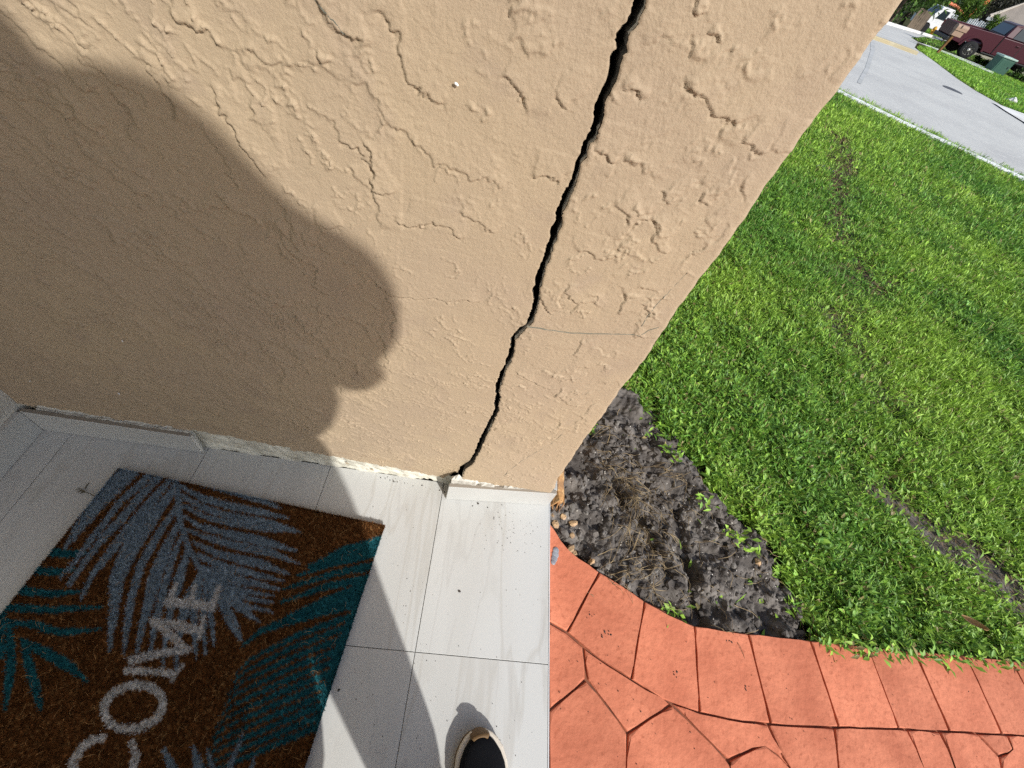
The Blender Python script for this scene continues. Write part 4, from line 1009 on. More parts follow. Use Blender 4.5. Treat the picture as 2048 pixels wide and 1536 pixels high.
# sprig of dead grass at the mat's edge
bm = bmesh.new()
def fp(u, v, z=.002): p = onz(u, v, z); return (p[0], p[1], z)
tube(bm, [fp(196, 995, .010), fp(185, 990, .006), fp(172, 984, .004)], .0012, .001, 4)
for e in [(151, 979), (154, 984), (156, 976), (160, 987)]: tube(bm, [fp(172, 984, .004), fp((172+e[0])/2, (984+e[1])/2-1, .006), fp(*e, .002)], .0010, .0007, 4)
tube(bm, [fp(170, 977), fp(178, 965)], .0011, .0008, 4)
tag(bm_obj('grass_sprig', bm, mat('dark_sprig', (.10, .085, .055), .9, .1)), 'thin dead grass sprig lying on the tiles beside the doormat', 'sprig')
# broken board lying along the foot of the wall's end
def P3(u, v, z): return Vector(onz(u, v, z))
bx = .328; rows = []
bm = bmesh.new(); rw = random.Random(3)
prof = [(.0, -.052), (.0, -.028), (.010, -.012), (.030, -.004), (.046, -.010), (.055, -.030), (.057, -.055)]
for k in range(16):
    y = .50+.022*k
    sq = 1.0 if k > 2 else (.9, .97, 1)[k]
    rows.append([bm.verts.new((bx+(px-.02)*sq+.02+(rw.gauss(0, .0016)), y+(rw.uniform(-.03, .012) if k == 0 else 0), pz*1.0+rw.gauss(0, .0014))) for px, pz in prof])
for a, b in zip(rows[:-1], rows[1:]):
    for k in range(len(prof)-1): bm.faces.new((a[k], a[k+1], b[k+1], b[k]))
bm.faces.new(rows[0][::-1])
for k in range(14):                       # splinters on the near end
    px = rw.uniform(.006, .05); pz = -.05+rw.random()*.04; l = rw.uniform(.015, .05)
    tube(bm, [(bx+px, .515, pz), (bx+px+rw.gauss(0, .003), .50-l*.4, pz-.004), (bx+px+rw.gauss(0, .005), .50-l, pz-.014)], rw.uniform(.002, .0055), .0004, 5)
tag(bm_obj('broken_board', bm, MT['wood']), 'splintered orange brown board on the soil at the wall corner', 'board')
# black scrap and white litter
bm = bmesh.new(); p = onterrain(1642, 345)
for k in range(5): tube(bm, [(-.07+.03*k, -.01*k, .02), (-.05+.03*k+.01, .02, .045+.01*(k % 2)), (-.03+.03*k, .03*(k % 3-1), .03)], .009, .003, 5)
o = bm_obj('plastic_scrap', bm, mat('black_plastic', (.018, .02, .024), .4, .4)); o.location = (p[0], p[1], tz(p[0], p[1])); o.rotation_euler = (0, 0, -.5); tag(o, 'crumpled black plastic scrap lying on the lawn', 'scrap')
p = onterrain(2020, 204); o = blobs('white_rock', [((0, 0, .03), .09), ((.10, .02, .04), .08), ((-.09, .03, .02), .06), ((.03, -.04, .07), .06)], MT['kerb'], sub=2); o.location = (p[0], p[1], tz(p[0], p[1])); tag(o, 'white broken rock on the grass verge across the road', 'rock')

# ------------------------------------------------------------------ things across the street
UP = np.array([0, 0, 1.0])
def at(u, v): 
    p = onterrain(u, v); return np.array([p[0], p[1], float(tz(p[0], p[1]))])
def glass_mat(): return mat('dark_glass', (.02, .03, .035), .08, .6)
MG = glass_mat(); MR = mat('tyre_rubber', (.018, .018, .019), .85, .2); MCH = mat('bright_rim', (.55, .55, .56), .25, .5, metal=.9); MBK = mat('black_trim', (.02, .02, .022), .5, .3)
MMAR = mat('maroon_paint', (.052, .006, .014), .42, .3, coat=.1)
def lathe_y(bm, prof, n, cx_, cy_, cz, sgn=1):
    """profile (y offset, radius) spun about a lateral axis"""
    rings = [[bm.verts.new((cx_+r*math.cos(t), cy_+sgn*y, cz+r*math.sin(t))) for t in [2*math.pi*k/n for k in range(n)]] for y, r in prof]
    for a, b in zip(rings[:-1], rings[1:]):
        for k in range(n): bm.faces.new((a[k], a[(k+1) % n], b[(k+1) % n], b[k]))
    bm.faces.new(rings[0]); bm.faces.new(rings[-1][::-1])
def wheel(parent, x, y, r, wd, sgn, rim=True, spokes=8):
    bm = bmesh.new(); lathe_y(bm, [(0, r*.62), (0, r*.9), (.03, r), (wd-.03, r), (wd, r*.9), (wd, r*.6)], 28, 0, 0, 0, sgn)
    w_ = bm_obj('wheel', bm, MR, parent, True); w_.location = (x, y, r)
    if rim:
        bm = bmesh.new(); lathe_y(bm, [(.012, r*.60), (.0, r*.60), (.0, r*.53), (.05, r*.50)], 28, 0, 0, 0, sgn)
        for k in range(spokes):
            M_ = Matrix.Rotation(2*math.pi*k/spokes, 4, 'Y'); box(bm, -r*.045, r*.045, .0*sgn, .02*sgn, r*.12, r*.56, M=M_)
        lathe_y(bm, [(.03, r*.16), (-.01, r*.16), (-.015, r*.12)], 16, 0, 0, 0, sgn)
        bm_obj('rim', bm, MCH, w_)
    return w_
def side_poly(bm, pts, y0, y1, bev=.02):
    a = [bm.verts.new((p[0], y0, p[1])) for p in pts]; b = [bm.verts.new((p[0], y1, p[1])) for p in pts]; n = len(pts)
    f0 = bm.faces.new(a); f1 = bm.faces.new(b[::-1])
    for k in range(n): bm.faces.new((a[k], a[(k+1) % n], b[(k+1) % n], b[k]))
    if bev: bmesh.ops.bevel(bm, geom=list(f0.edges)+list(f1.edges), offset=bev, segments=2, affect='EDGES', profile=.5)
def arch(cx_, r, z0, n=9):
    t0 = math.asin(max(-1, min(1, (z0-.42)/r)))
    return [(cx_-r*math.cos(t), .42+r*math.sin(t)) for t in np.linspace(t0, math.pi-t0, n)]
tp = at(1923, 116)
truck = tag(empty('pickup_truck', (tp[0], tp[1], tp[2]), math.atan2(-.24, .97)), 'dark maroon pickup truck with bright rimmed wheel parked across the street', 'pickup truck')
truck.rotation_euler = (-.01, -.03, math.atan2(-.24, .97)); truck.scale = (1.12, 1.12, .98)
bm = bmesh.new()
side_poly(bm, [(-1.18, .62), (-1.2, 1.34), (1.06, 1.38), (1.06, .52)]+[p for p in arch(0, .56, .55)][::-1], .0, .09)
side_poly(bm, [(-1.18, .62), (-1.2, 1.34), (1.06, 1.38), (1.06, .52)]+[p for p in arch(0, .56, .55)][::-1], 1.93, 2.02)
box(bm, -1.1, 1.06, .09, 1.93, .72, .80); box(bm, 1.0, 1.06, .09, 1.93, .8, 1.36)
bm_obj('bed', bm, MMAR, truck)
bm = bmesh.new(); side_poly(bm, [(1.09, .50), (1.09, 1.34), (3.45, 1.30), (4.75, 1.22), (4.85, .62)]+[p for p in arch(3.75, .56, .55)][::-1]+[(3.1, .50)], .0, 2.02, .04)
bm_obj('body', bm, MMAR, truck)
bm = bmesh.new(); n0 = len(bm.verts)
lo = [(1.10, 1.335), (3.42, 1.30)]; hi = [(1.30, 1.93), (1.6, 1.98), (2.55, 1.97), (2.75, 1.9)]
side_poly(bm, [lo[0], *hi, lo[1]], .06, 1.96, .06)
for v in bm.verts:
    if v.co.z > 1.5: v.co.y = 1.01+(v.co.y-1.01)*.84
bm_obj('cab', bm, MMAR, truck)
for y, sg in ((.015, 1), (2.005, -1)):
    for pts in ([(1.5, 1.38), (1.62, 1.86), (2.12, 1.88), (2.12, 1.38)], [(2.2, 1.38), (2.2, 1.88), (2.62, 1.86), (3.1, 1.38)]):
        bm = bmesh.new(); f = [bm.verts.new((p[0], y+sg*(.02+(p[1]-1.38)*.28), p[1])) for p in pts]; bm.faces.new(f)
        bmesh.ops.extrude_face_region(bm, geom=bm.faces[:]); 
        for v in bm.verts[4:]: v.co.y += sg*.03
        bm_obj('window', bm, MG, truck)
bm = bmesh.new(); f = [bm.verts.new(p) for p in [(1.085, .25, 1.42), (1.085, 1.77, 1.42), (1.265, 1.7, 1.86), (1.265, .32, 1.86)]]; bm.faces.new(f); bmesh.ops.extrude_face_region(bm, geom=bm.faces[:])
for v in bm.verts[4:]: v.co.x += .03
bm_obj('rear_window', bm, MG, truck)
for x in (1.1, 2.16):
    bm = bmesh.new(); box(bm, x-.012, x+.012, -.006, .02, .56, 1.33); bm_obj('door_gap', bm, MBK, truck)
bm = bmesh.new(); box(bm, 1.9, 2.08, -.045, .0, 1.12, 1.16, .01); bm_obj('door_handle', bm, MMAR, truck)
bm = bmesh.new(); box(bm, -1.24, -1.19, .12, 1.9, .74, 1.33, .015); bm_obj('tailgate', bm, MMAR, truck)
bm = bmesh.new(); box(bm, -1.36, -1.16, .06, 1.96, .52, .70, .03); bm_obj('bumper', bm, MBK, truck)
for y in (.0, 1.9):
    bm = bmesh.new(); box(bm, -1.235, -1.15, y-.004, y+.125, .92, 1.26, .01); bm_obj('tail_light', bm, mat('red_lens', (.25, .01, .01), .2, .5), truck)
for cx_ in (0, 3.75):
    A = arch(cx_, .56, .50, 14); Bo = arch(cx_, .66, .50, 14)
    for y0, y1 in ((-.035, .03), (1.99, 2.055)):
        bm = bmesh.new(); va = [[bm.verts.new((p[0], y, p[1])) for p in L] for y in (y0, y1) for L in (A, Bo)]
        for k in range(13):
            for i_, j_ in ((0, 1), (1, 3), (3, 2), (2, 0)): bm.faces.new((va[i_][k], va[i_][k+1], va[j_][k+1], va[j_][k]))
        bm_obj('fender_flare', bm, MMAR, truck)
bm = bmesh.new(); box(bm, .62, 3.2, .0, .08, .44, .50, .01); box(bm, .62, 3.15, .2, 1.8, .38, .5); bm_obj('rocker_panel', bm, MBK, truck)
for x in (0, 3.75):
    wheel(truck, x, -.02, .41, .28, 1); wheel(truck, x, 2.04, .41, .28, -1)
bm = bmesh.new(); box(bm, 2.72, 2.88, -.24, -.02, 1.34, 1.56, .03); bm_obj('side_mirror', bm, MBK, truck)

# green utility box
bp_ = at(1992, 148)
ub = tag(empty('utility_box', (bp_[0], bp_[1], bp_[2]-.03), math.atan2(-.15, .99)), 'green metal utility box standing on the grass before the maroon pickup', 'utility box')
MGR = mat('green_enamel', (.03, .085, .06), .5, .3, var=(.037, .10, .072), var_scale=3)
bm = bmesh.new(); side_poly(bm, [(-.38, 0), (-.38, .70), (.40, .70), (.40, 0)], 0, .7, .02); bm_obj('cabinet', bm, MGR, ub)
bm = bmesh.new(); box(bm, -.41, .43, -.035, .73, .70, .77, .015); bm_obj('lid', bm, mat('pale_green_lid', (.30, .42, .36), .45, .4), ub)
bm = bmesh.new(); box(bm, -.30, .32, -.012, .0, .06, .64, .005); bm_obj('door', bm, MGR, ub)
bm = bmesh.new(); box(bm, .24, .28, -.03, -.011, .33, .43, .004); bm_obj('latch', bm, MBK, ub)

# mailbox
mp_ = at(1873, 107)
mb = tag(empty('mailbox', (mp_[0], mp_[1], mp_[2]), -.05), 'tan mailbox on a brown wooden post at the kerb before the pickup', 'mailbox')
bm = bmesh.new(); box(bm, -.05, .05, -.05, .05, -.2, .98, .008, M=Matrix.Rotation(.10, 4, 'Y')); bm_obj('post', bm, mat('brown_post', (.20, .105, .045), .85, .1, var=(.13, .07, .03), var_scale=12), mb)
MTAN = mat('tan_enamel', (.30, .20, .145), .55, .3)
bm = bmesh.new(); r = .12; L_ = .58
prof = [(-r, 0), (r, 0)]+[(r*math.cos(t), .12+r*math.sin(t)*.9) for t in np.linspace(0, math.pi, 9)]
a = [bm.verts.new((0, p[0], p[1])) for p in prof]; b = [bm.verts.new((L_, p[0], p[1])) for p in prof]; bm.faces.new(a); bm.faces.new(b[::-1])
for k in range(len(prof)): bm.faces.new((a[k], a[(k+1) % len(prof)], b[(k+1) % len(prof)], b[k]))
o = bm_obj('box', bm, MTAN, mb); o.location = (-.12, 0, .95)
bm = bmesh.new(); box(bm, -.10, .40, -.09, .09, .74, .945, .01); bm_obj('newspaper_holder', bm, MTAN, mb)
bm = bmesh.new(); box(bm, .06, .10, -.135, -.122, 1.04, 1.16); bm_obj('flag', bm, MBK, mb)

# vegetation helper: crown made of many separate leaf sprays
def crown(name, cen, R, n, size, tones, r, parent=None, material=None):
    cl_n = max(10, n//60); th = r.uniform(0, 2*np.pi, cl_n); cz = r.uniform(-1, 1, cl_n); rr = r.uniform(.45, 1.0, cl_n)
    cc = np.stack([np.cos(th)*np.sqrt(1-cz**2)*rr, np.sin(th)*np.sqrt(1-cz**2)*rr, cz*rr], -1)*np.array(R)
    k = r.integers(0, cl_n, n); p = cc[k]+r.normal(0, .16, (n, 3))*np.array(R)
    t = r.uniform(0, 1, (cl_n, 1))[k]; col = np.array(tones[0])*(1-t)+np.array(tones[1])*t; col = col*r.lognormal(0, .2, (n, 1))
    p = p+np.array(cen)
    return leaf_mesh(name, p[:, 0], p[:, 1], p[:, 2], r.uniform(.7, 1.3, n)*size, r.uniform(.4, .6, n)*size, r.uniform(-1.1, 1.2, n), col, r, .2, False, parent)
MTR = mat('bark', (.10, .075, .055), .95, .1, var=(.06, .045, .035), var_scale=6)
def tree(uv, h, R, size, n, tones, seed, label, group=None, trunk_r=.12, cat='tree', name='tree', cz=None, base=None):
    r = np.random.default_rng(seed); b = at(*uv) if base is None else np.array(base)
    t = tag(empty(name, b), label, cat, group)
    rr = random.Random(seed); bm = bmesh.new(); c = (h-R[2]) if cz is None else cz
    tube(bm, [(0, 0, -.3), (rr.gauss(0, .04), rr.gauss(0, .04), c*.5), (0, 0, c)], trunk_r, trunk_r*.6, 7)
    for k in range(5):
        a_ = rr.uniform(0, 6.28); tube(bm, [(0, 0, c*rr.uniform(.55, .9)), (R[0]*.3*math.cos(a_), R[1]*.3*math.sin(a_), c+R[2]*.1), (R[0]*.7*math.cos(a_), R[1]*.7*math.sin(a_), c+R[2]*rr.uniform(.1, .6))], trunk_r*.45, trunk_r*.12, 5)
    bm_obj('trunk', bm, MTR, t)
    crown('crown', (0, 0, c), R, n, size, tones, r, t); return t
G1 = [(.030, .075, .014), (.085, .16, .022)]; G2 = [(.018, .045, .014), (.05, .095, .02)]; G3 = [(.05, .115, .018), (.15, .24, .03)]; GD = [(.03, .033, .025), (.06, .058, .04)]
def sight_tree(u, v, dist, R, n, size, tones, seed, label, tr):
    d = ray(u, v); p = CAM0+d*(dist/np.linalg.norm(d[:2])); g = float(tz(p[0], p[1]))
    return tree(None, p[2]-g+R[2], R, size, n, tones, seed, label, None, tr, base=(p[0], p[1], g))
sight_tree(1937, 20, 60, (.95, .95, 1.0), 2600, .17, G3, 41, 'young bright green tree with a thin dark trunk behind the mailbox', .06)
sight_tree(1984, 50, 52, (.5, .5, .55), 1300, .14, G3, 42, 'small bright green shrub tree showing behind the pickup cab', .04)
far = [((1778, 44), 7.5, (3.2, 3.2, 3.2), 43, 'tall dark green tree at the far left beside the wall edge', G1), ((1800, 50), 7, (2.8, 2.8, 3.0), 44, 'tall leafy green tree standing over the wooden fence', G1), ((1822, 52), 8.5, (3.0, 3.0, 3.4), 45, 'dark green tree reaching over the white utility truck', G2)]
for uv, h, R, sd2, lb, tn in far: tree(uv, h, R, .42, 3200, tn, sd2, lb, None, .2)

def ground_far(u, v, dist):
    """point on the sight line's bearing at a given distance, on the terrain"""
    d = ray(u, v)[:2]; d = d/np.linalg.norm(d); return np.array([d[0]*dist, d[1]*dist, float(tz(d[0]*dist, d[1]*dist))])
for u, dist, h, R, sd2, lb, tn in [(1880, 150, 13, (6, 6, 6), 46, 'olive brown tree far behind the white utility truck', [(.06, .065, .03), (.11, .10, .04)]), (1965, 135, 13, (5.5, 5.5, 6), 47, 'dark bare looking tree left of the tan roof', GD), (2003, 150, 13.5, (5, 5, 6), 48, 'dark grey tree rising behind the tan roof', GD), (2030, 150, 10.5, (4, 4, 4.5), 49, 'dark bluish tree far behind the tan roof ridge', [(.025, .035, .04), (.05, .06, .06)]), (1925, 160, 14, (6, 6, 6.5), 50, 'dark olive tree filling the gap behind the young tree', [(.04, .05, .02), (.08, .09, .03)])]:
    tree(None, h, R, .7, 2600, tn, sd2, lb, None, .3, base=ground_far(u, 20, dist))
for (u, v), R, lb, sd2 in [((2032, 160), (.55, .5, .34), 'low dark green bush beside the green utility box', 51), ((1958, 128), (.6, .5, .22), 'flat dark green ground shrub behind the grass verge', 52)]:
    b = at(u, v); t = tag(empty('shrub', b), lb, 'shrub'); crown('foliage', (0, 0, R[2]*.7), R, 900, .12, [(.02, .055, .012), (.07, .13, .02)], np.random.default_rng(sd2), t)

# brown board fence
a = at(1812, 56); b = at(1838, 64); L = float(np.linalg.norm((b-a)[:2])); fr = tag(empty('board_fence', a, math.atan2(b[1]-a[1], b[0]-a[0])), 'weathered brown wooden board fence left of the white utility truck', 'fence')
MF = mat('fence_wood', (.16, .125, .09), .9, .1, var=(.10, .08, .06), var_scale=3, obj_rand=.2)
n = max(4, int(L/.5)); bw = L/n; bm = bmesh.new(); box(bm, 0, bw-.04, -.02, .02, -.3, 1.5); f0 = bm_obj('board', bm, MF, fr)
for k in range(1, n):
    c = f0.copy(); COL.objects.link(c); c.parent = fr; c.location = (k*bw, 0, random.uniform(-.05, .05)+(b[2]-a[2])*k/n)
# white utility truck
vp = ground_far(1851, 58, 80); 
van = tag(empty('utility_truck', vp, math.atan2(.15, -.985)), 'white utility truck with a box body and orange boom', 'truck')
bm = bmesh.new(); side_poly(bm, [(2.2, .5), (2.3, 1.25), (1.3, 1.45), (.9, 2.35), (-.5, 2.4), (-.5, .5)]+arch(1.25, .5, .5)[::-1][::-1], 0, 2.1, .05) if False else side_poly(bm, [(-.5, .55), (.8, .55)]+[(1.25-.5*math.cos(t), .55+.45*math.sin(t)) for t in np.linspace(.1, 3.0, 8)]+[(2.25, .55), (2.3, 1.3), (1.35, 1.45), (.9, 2.35), (-.5, 2.4)], 0, 2.1, .05)
bm_obj('cab', bm, MT['white'], van)
for pts in ([(-.1, 1.42), (-.1, 2.15), (.62, 2.15), (.9, 1.42)],):
    for y, s_ in ((-.02, 1), (2.12, -1)):
        bm = bmesh.new(); f = [bm.verts.new((p[0], y, p[1])) for p in pts]; bm.faces.new(f); bmesh.ops.extrude_face_region(bm, geom=bm.faces[:])
        for v in bm.verts[4:]: v.co.y += s_*.04
        bm_obj('window', bm, MG, van)
bm = bmesh.new(); f = [bm.verts.new(p) for p in [(1.345, .2, 1.5), (1.345, 1.9, 1.5), (.96, 1.8, 2.28), (.96, .3, 2.28)]]; bm.faces.new(f); bmesh.ops.extrude_face_region(bm, geom=bm.faces[:])
for v in bm.verts[4:]: v.co.x += .04
bm_obj('windscreen', bm, MG, van)
bm = bmesh.new(); box(bm, -3.6, -.55, .0, 2.1, .55, 2.1, .04); bm_obj('box_body', bm, mat('shaded_white', (.50, .53, .56), .5, .3), van)  # grey of the box's shaded side is put into its paint
bm = bmesh.new(); tube(bm, [(-2.6, 1.0, 2.2), (-.8, 1.0, 2.7), (.2, 1.0, 2.75)], .14, .12, 6); tube(bm, [(-2.6, 1.0, 2.2), (-3.0, 1.0, 3.6)], .16, .12, 6); box(bm, -3.3, -2.7, .75, 1.25, 3.4, 4.1, .04); bm_obj('boom', bm, mat('orange_paint', (.62, .16, .06), .5, .3), van)
for x in (1.25, -2.6): wheel(van, x, -.03, .42, .26, 1, False); wheel(van, x, 2.13, .42, .26, -1, False)
# yellow hydrant
hp = ground_far(1868, 60, 68); hy = tag(empty('fire_hydrant', hp), 'yellow fire hydrant on the grass in front of the white utility truck', 'hydrant')
MY = mat('hydrant_yellow', (.62, .34, .03), .5, .3)
bm = bmesh.new(); 
def lathe_z(bm, prof, n):
    rings = [[bm.verts.new((r*math.cos(t), r*math.sin(t), z)) for t in [2*math.pi*k/n for k in range(n)]] for z, r in prof]
    for a, b in zip(rings[:-1], rings[1:]):
        for k in range(n): bm.faces.new((a[k], a[(k+1) % n], b[(k+1) % n], b[k]))
    bm.faces.new(rings[0][::-1]); bm.faces.new(rings[-1])
lathe_z(bm, [(0, .2), (.06, .2), (.08, .14), (.55, .14), (.58, .18), (.62, .18), (.74, .12), (.8, .04)], 12); bm_obj('barrel', bm, MY, hy)
bm = bmesh.new(); tube(bm, [(-.25, 0, .45), (.25, 0, .45)], .07, .07, 8); tube(bm, [(0, 0, .45), (0, -.25, .45)], .09, .09, 8); bm_obj('nozzles', bm, MY, hy)
# white picket fence behind the pickup
a = CAM0+ray(1926, 54)*(57/np.linalg.norm(ray(1926, 54)[:2])); b = CAM0+ray(1966, 66)*(55/np.linalg.norm(ray(1966, 66)[:2])); a[2] -= .9; b[2] -= .9; L = float(np.linalg.norm((b-a)[:2])); wf = tag(empty('picket_fence', a, math.atan2(b[1]-a[1], b[0]-a[0])), 'white picket fence seen above the bed of the pickup', 'fence')
n = max(6, int(L/.24)); bm = bmesh.new(); prism(bm, [(0, -.015), (.16, -.015), (.16, .015), (0, .015)], 0, 1.35); p0 = bm_obj('picket', bm, MT['white'], wf); p0.location = (0, 0, .1)
for k in range(1, n):
    c = p0.copy(); COL.objects.link(c); c.parent = wf; c.location = (k*L/n, 0, .1+random.uniform(-.05, .12)+(b[2]-a[2])*k/n)
bm = bmesh.new(); box(bm, 0, L, .016, .05, .45, .55); box(bm, 0, L, .016, .05, 1.0, 1.1); bm_obj('rail', bm, MT['white'], wf)
# house with a tan roof
d = ray(1978, 33); hd = d[:2]/np.linalg.norm(d[:2]); dist = 66.0; t_ = dist/np.linalg.norm(d[:2]); E0 = CAM0+d*t_; gz_ = float(tz(E0[0], E0[1]))
hs = tag(empty('neighbour_house', (E0[0], E0[1], E0[2]), math.atan2(-hd[0], hd[1])), 'cream house with a broad tan shingle roof behind the pickup', 'house')
bm = bmesh.new(); box(bm, .5, 13.5, .5, 9.5, gz_-E0[2]-.5, .02); bm_obj('wall', bm, mat('cream_wall', (.62, .56, .42), .85, .2), hs)
MRF = mat('tan_shingle', (.30, .26, .22), .9, .1, var=(.24, .21, .18), var_scale=2, bump=.02, bump_scale=12)
bm = bmesh.new(); cs = [(0, 0, 0), (14, 0, 0), (14, 10, 0), (0, 10, 0)]; rg = [(4.2, 5, 3.6), (9.8, 5, 3.6)]
v = [bm.verts.new(p) for p in cs+rg]; bm.faces.new((v[0], v[1], v[5], v[4])); bm.faces.new((v[1], v[2], v[5])); bm.faces.new((v[2], v[3], v[4], v[5])); bm.faces.new((v[3], v[0], v[4])); bm.faces.new((v[3], v[2], v[1], v[0]))
bm_obj('roof', bm, MRF, hs)
bm = bmesh.new(); tube(bm, [(0, 0, .03), (4.2, 5, 3.65), (9.8, 5, 3.65)], .14, .14, 6); bm_obj('ridge_cap', bm, mat('ridge_tile', (.42, .38, .33), .9, .1), hs)
bm = bmesh.new(); box(bm, -.05, 14.05, -.06, .02, -.22, .0); box(bm, -.06, .02, -.05, 10, -.22, .0); bm_obj('fascia', bm, MT['white'], hs)

# ------------------------------------------------------------------ the photographer: shoe in view, body casting the shadow
person = tag(empty('person', (.06, -.26, 0)), 'person standing on the porch tiles in a black knit shoe with pale sole', 'person')
def pl(o): o.parent = person; o.matrix_parent_inverse = Matrix.Translation((-.06, .26, 0)); return o
def skin(name, V, E, R, material, root=0, sub=2):
    me = bpy.data.meshes.new(name); me.from_pydata(V, E, []); me.update(); me.materials.append(material)
    o = link(bpy.data.objects.new(name, me)); md = o.modifiers.new('skin', 'SKIN'); md.use_smooth_shade = True
    for i, r in enumerate(R):
        sv = me.skin_vertices[0].data[i]; sv.radius = (r, r) if not isinstance(r, tuple) else r; sv.use_root = (i == root)
    s_ = o.modifiers.new('sub', 'SUBSURF'); s_.levels = sub; s_.render_levels = sub
    return pl(o)
MSK = mat('skin', (.42, .25, .17), .55, .4); MSH = mat('grey_shirt', (.20, .21, .23), .9, .1); MPT = mat('dark_shorts', (.05, .055, .07), .9, .1)
chain = lambda n0, n: [(n0+i, n0+i+1) for i in range(n-1)]
FR = Vector((.195, -.20, 0)); HEEL_R = Vector((.225, -.31, 0))
pel = (.06, -.29, .97)
V = [pel, (.06, -.285, 1.14), (.05, -.275, 1.32), (.03, -.265, 1.45), (.0, -.25, 1.51), (-.035, -.24, 1.585), (-.055, -.235, 1.72), (-.055, -.235, 1.80),
     (.13, -.275, .90), (.165, -.275, .70), (.165, -.265, .50), (.195, -.285, .28), (.208, -.285, .10),
     (-.05, -.315, .90), (-.085, -.315, .70), (-.085, -.30, .50), (-.095, -.325, .28), (-.105, -.33, .10)]
E_ = [(0, 1), (1, 2), (2, 3), (3, 4), (4, 5), (5, 6), (6, 7), (0, 8), (8, 9), (9, 10), (10, 11), (11, 12), (0, 13), (13, 14), (14, 15), (15, 16), (16, 17)]
R_ = [.115, .105, .115, .08, .05, .055, .10, .085, .085, .078, .058, .055, .036, .085, .078, .058, .055, .036]
# arms: shoulder, elbow, wrist, palm
def arm(sh, el, wr, pa):
    n0 = len(V); V.extend([sh, tuple((Vector(sh)+Vector(el))/2), el, tuple((Vector(el)+Vector(wr))/2), wr, pa]); E_.append((3, n0)); E_.extend(chain(n0, 6)); R_.extend([.062, .05, .043, .04, .028, .034])
arm((.215, -.255, 1.44), (.36, -.24, 1.09), (.16, -.075, 1.10), (.09, -.045, 1.10))
arm((-.155, -.245, 1.48), (-.29, -.19, 1.20), (-.14, -.075, 1.11), (-.09, -.045, 1.11))
skin('body', V, E_, R_, MSK)
for sgn, px in ((1, .09), (-1, -.09)):
    for k in range(4):
        z = 1.135-.022*k; x0 = px*.98; l = (.05, .058, .054, .042)[k]
        skin('finger', [(x0+sgn*.012, -.052, z), (x0-sgn*l*.35, -.040, z), (x0-sgn*l*.75, -.046, z-.004), (x0-sgn*l, -.055, z-.006)], chain(0, 4), [.010, .009, .0085, .007], MSK, sub=1)
    skin('thumb', [(px+sgn*.02, -.06, 1.085), (px-sgn*.005, -.075, 1.10), (px-sgn*.03, -.08, 1.115)], chain(0, 3), [.013, .011, .009], MSK, sub=1)
skin('shirt', [(.085, -.31, .78), (.055, -.29, 1.12), (.045, -.28, 1.33), (.025, -.27, 1.40), (.175, -.26, 1.455), (.238, -.257, 1.385), (.30, -.25, 1.315), (.352, -.245, 1.12), (-.15, -.245, 1.49), (-.23, -.215, 1.36), (-.28, -.195, 1.24), (.045, -.25, 1.50), (-.10, -.27, 1.26)],
     [(0, 1), (1, 2), (2, 3), (3, 4), (4, 5), (5, 6), (6, 7), (3, 8), (8, 9), (9, 10), (3, 11), (2, 12)], [.30, .235, .165, .08, .10, .06, .122, .092, .10, .10, .09, .055, .17], MSH)
skin('trousers', [(.045, -.29, .97), (.045, -.29, .88), (.135, -.275, .82), (.165, -.272, .62), (.163, -.27, .40), (.19, -.28, .12), (-.055, -.315, .82), (-.085, -.312, .62), (-.06, -.31, .38), (-.07, -.312, .13)], [(0, 1), (1, 2), (2, 3), (3, 4), (4, 5), (1, 6), (6, 7), (7, 8), (8, 9)], [.17, .165, .135, .12, .098, .064, .14, .14, .135, .115], MPT)
skin('hair', [(-.055, -.245, 1.76), (-.055, -.255, 1.81), (-.055, -.265, 1.74)], [(0, 1), (0, 2)], [.088, .085, .08], mat('dark_hair', (.02, .015, .012), .8, .2))
# shoes
MKN = bpy.data.materials.new('black_knit'); MKN.use_nodes = True; n_ = MKN.node_tree; b_ = n_.nodes['Principled BSDF']; b_.inputs['Base Color'].default_value = (.012, .0125, .015, 1); b_.inputs['Roughness'].default_value = .95; b_.inputs['Specular IOR Level'].default_value = .08
wv = n_.nodes.new('ShaderNodeTexWave'); wv.inputs['Scale'].default_value = 190; wv.bands_direction = 'X'; tc_ = n_.nodes.new('ShaderNodeTexCoord'); n_.links.new(tc_.outputs['Object'], wv.inputs[0])
bp2 = n_.nodes.new('ShaderNodeBump'); bp2.inputs['Distance'].default_value = .0012; bp2.inputs['Strength'].default_value = .8; n_.links.new(wv.outputs[0], bp2.inputs['Height']); n_.links.new(bp2.outputs[0], b_.inputs['Normal'])
MMID = mat('cream_midsole', (.62, .56, .47), .6, .3); MGUM = mat('brown_gum', (.135, .078, .032), .6, .3)
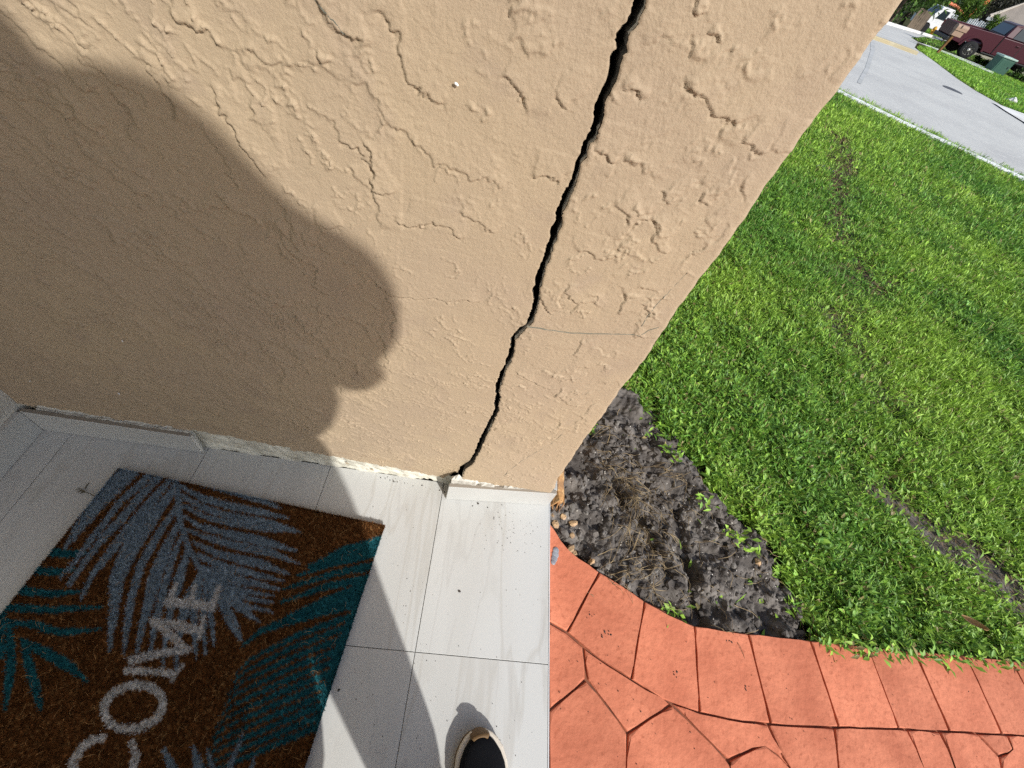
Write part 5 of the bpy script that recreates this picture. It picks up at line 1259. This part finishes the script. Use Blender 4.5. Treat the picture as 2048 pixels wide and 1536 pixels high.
ST = [(-.15, .026), (-.14, .034), (-.10, .037), (-.04, .037), (.02, .043), (.07, .049), (.095, .048), (.115, .043), (.13, .034), (.14, .024), (.147, .012)]
def sole(name, z0, z1, grow, material, parent):
    L = [( w_+grow, y+(grow if y > 0 else -grow)*.6) for y, w_ in ST]; bm = bmesh.new(); prism(bm, L+[(-x, y) for x, y in L[::-1]], z0, z1, .004); return bm_obj(name, bm, material, parent)
def shoe(loc, rz, flip):
    s = empty('shoe', loc, rz); s.parent = person; s.matrix_parent_inverse = Matrix.Translation((-.06, .26, 0))
    sole('outsole', .0, .013, .004, MGUM, s); sole('midsole', .0132, .029, .0035, MMID, s)
    bm = bmesh.new(); rows = []
    HT = [.085, .10, .105, .10, .082, .064, .055, .049, .045, .041, .037]
    for (y, w_), h in zip(ST, HT):
        w_ = w_-.0025 if y < .14 else w_-.002
        rows.append([bm.verts.new((math.cos(t)*w_*(1 if abs(math.cos(t)) > .2 else 1), y-.004*(y > .1), .027+(h-.027)*math.sin(t)**.75)) for t in np.linspace(0, math.pi, 13)])
    for a, b in zip(rows[:-1], rows[1:]):
        for k in range(12): bm.faces.new((a[k], a[k+1], b[k+1], b[k]))
    bm.faces.new(rows[0]); bm.faces.new(rows[-1][::-1])
    bm_obj('upper', bm, MKN, s, True)
    bm = bmesh.new(); rows = []
    for y, w0, z in [(.138, .013, .044), (.1425, .018, .040), (.1475, .017, .031), (.151, .012, .016)]:
        rows.append([bm.verts.new((t*w0, y-.004*abs(t)**2.2, z+.0015-.004*abs(t)**2)) for t in np.linspace(-1, 1, 9)])
    for a, b in zip(rows[:-1], rows[1:]):
        for k in range(8): bm.faces.new((a[k], a[k+1], b[k+1], b[k]))
    o = bm_obj('toe_cap', bm, MGUM, s, True); m_ = o.modifiers.new('t', 'SOLIDIFY'); m_.thickness = .003; m_.offset = 1
    return s
shoe((.206, -.178, 0), rad(12), 1); shoe((-.12, -.30, .014), rad(-4), -1)
# pier on the open side of the porch (throws the shade over the far left)
bm = bmesh.new(); box(bm, .0, .302, -1.30, -.951, 0, 2.6, .008); place(bm_obj('porch_pier', bm, MT['stucco']))
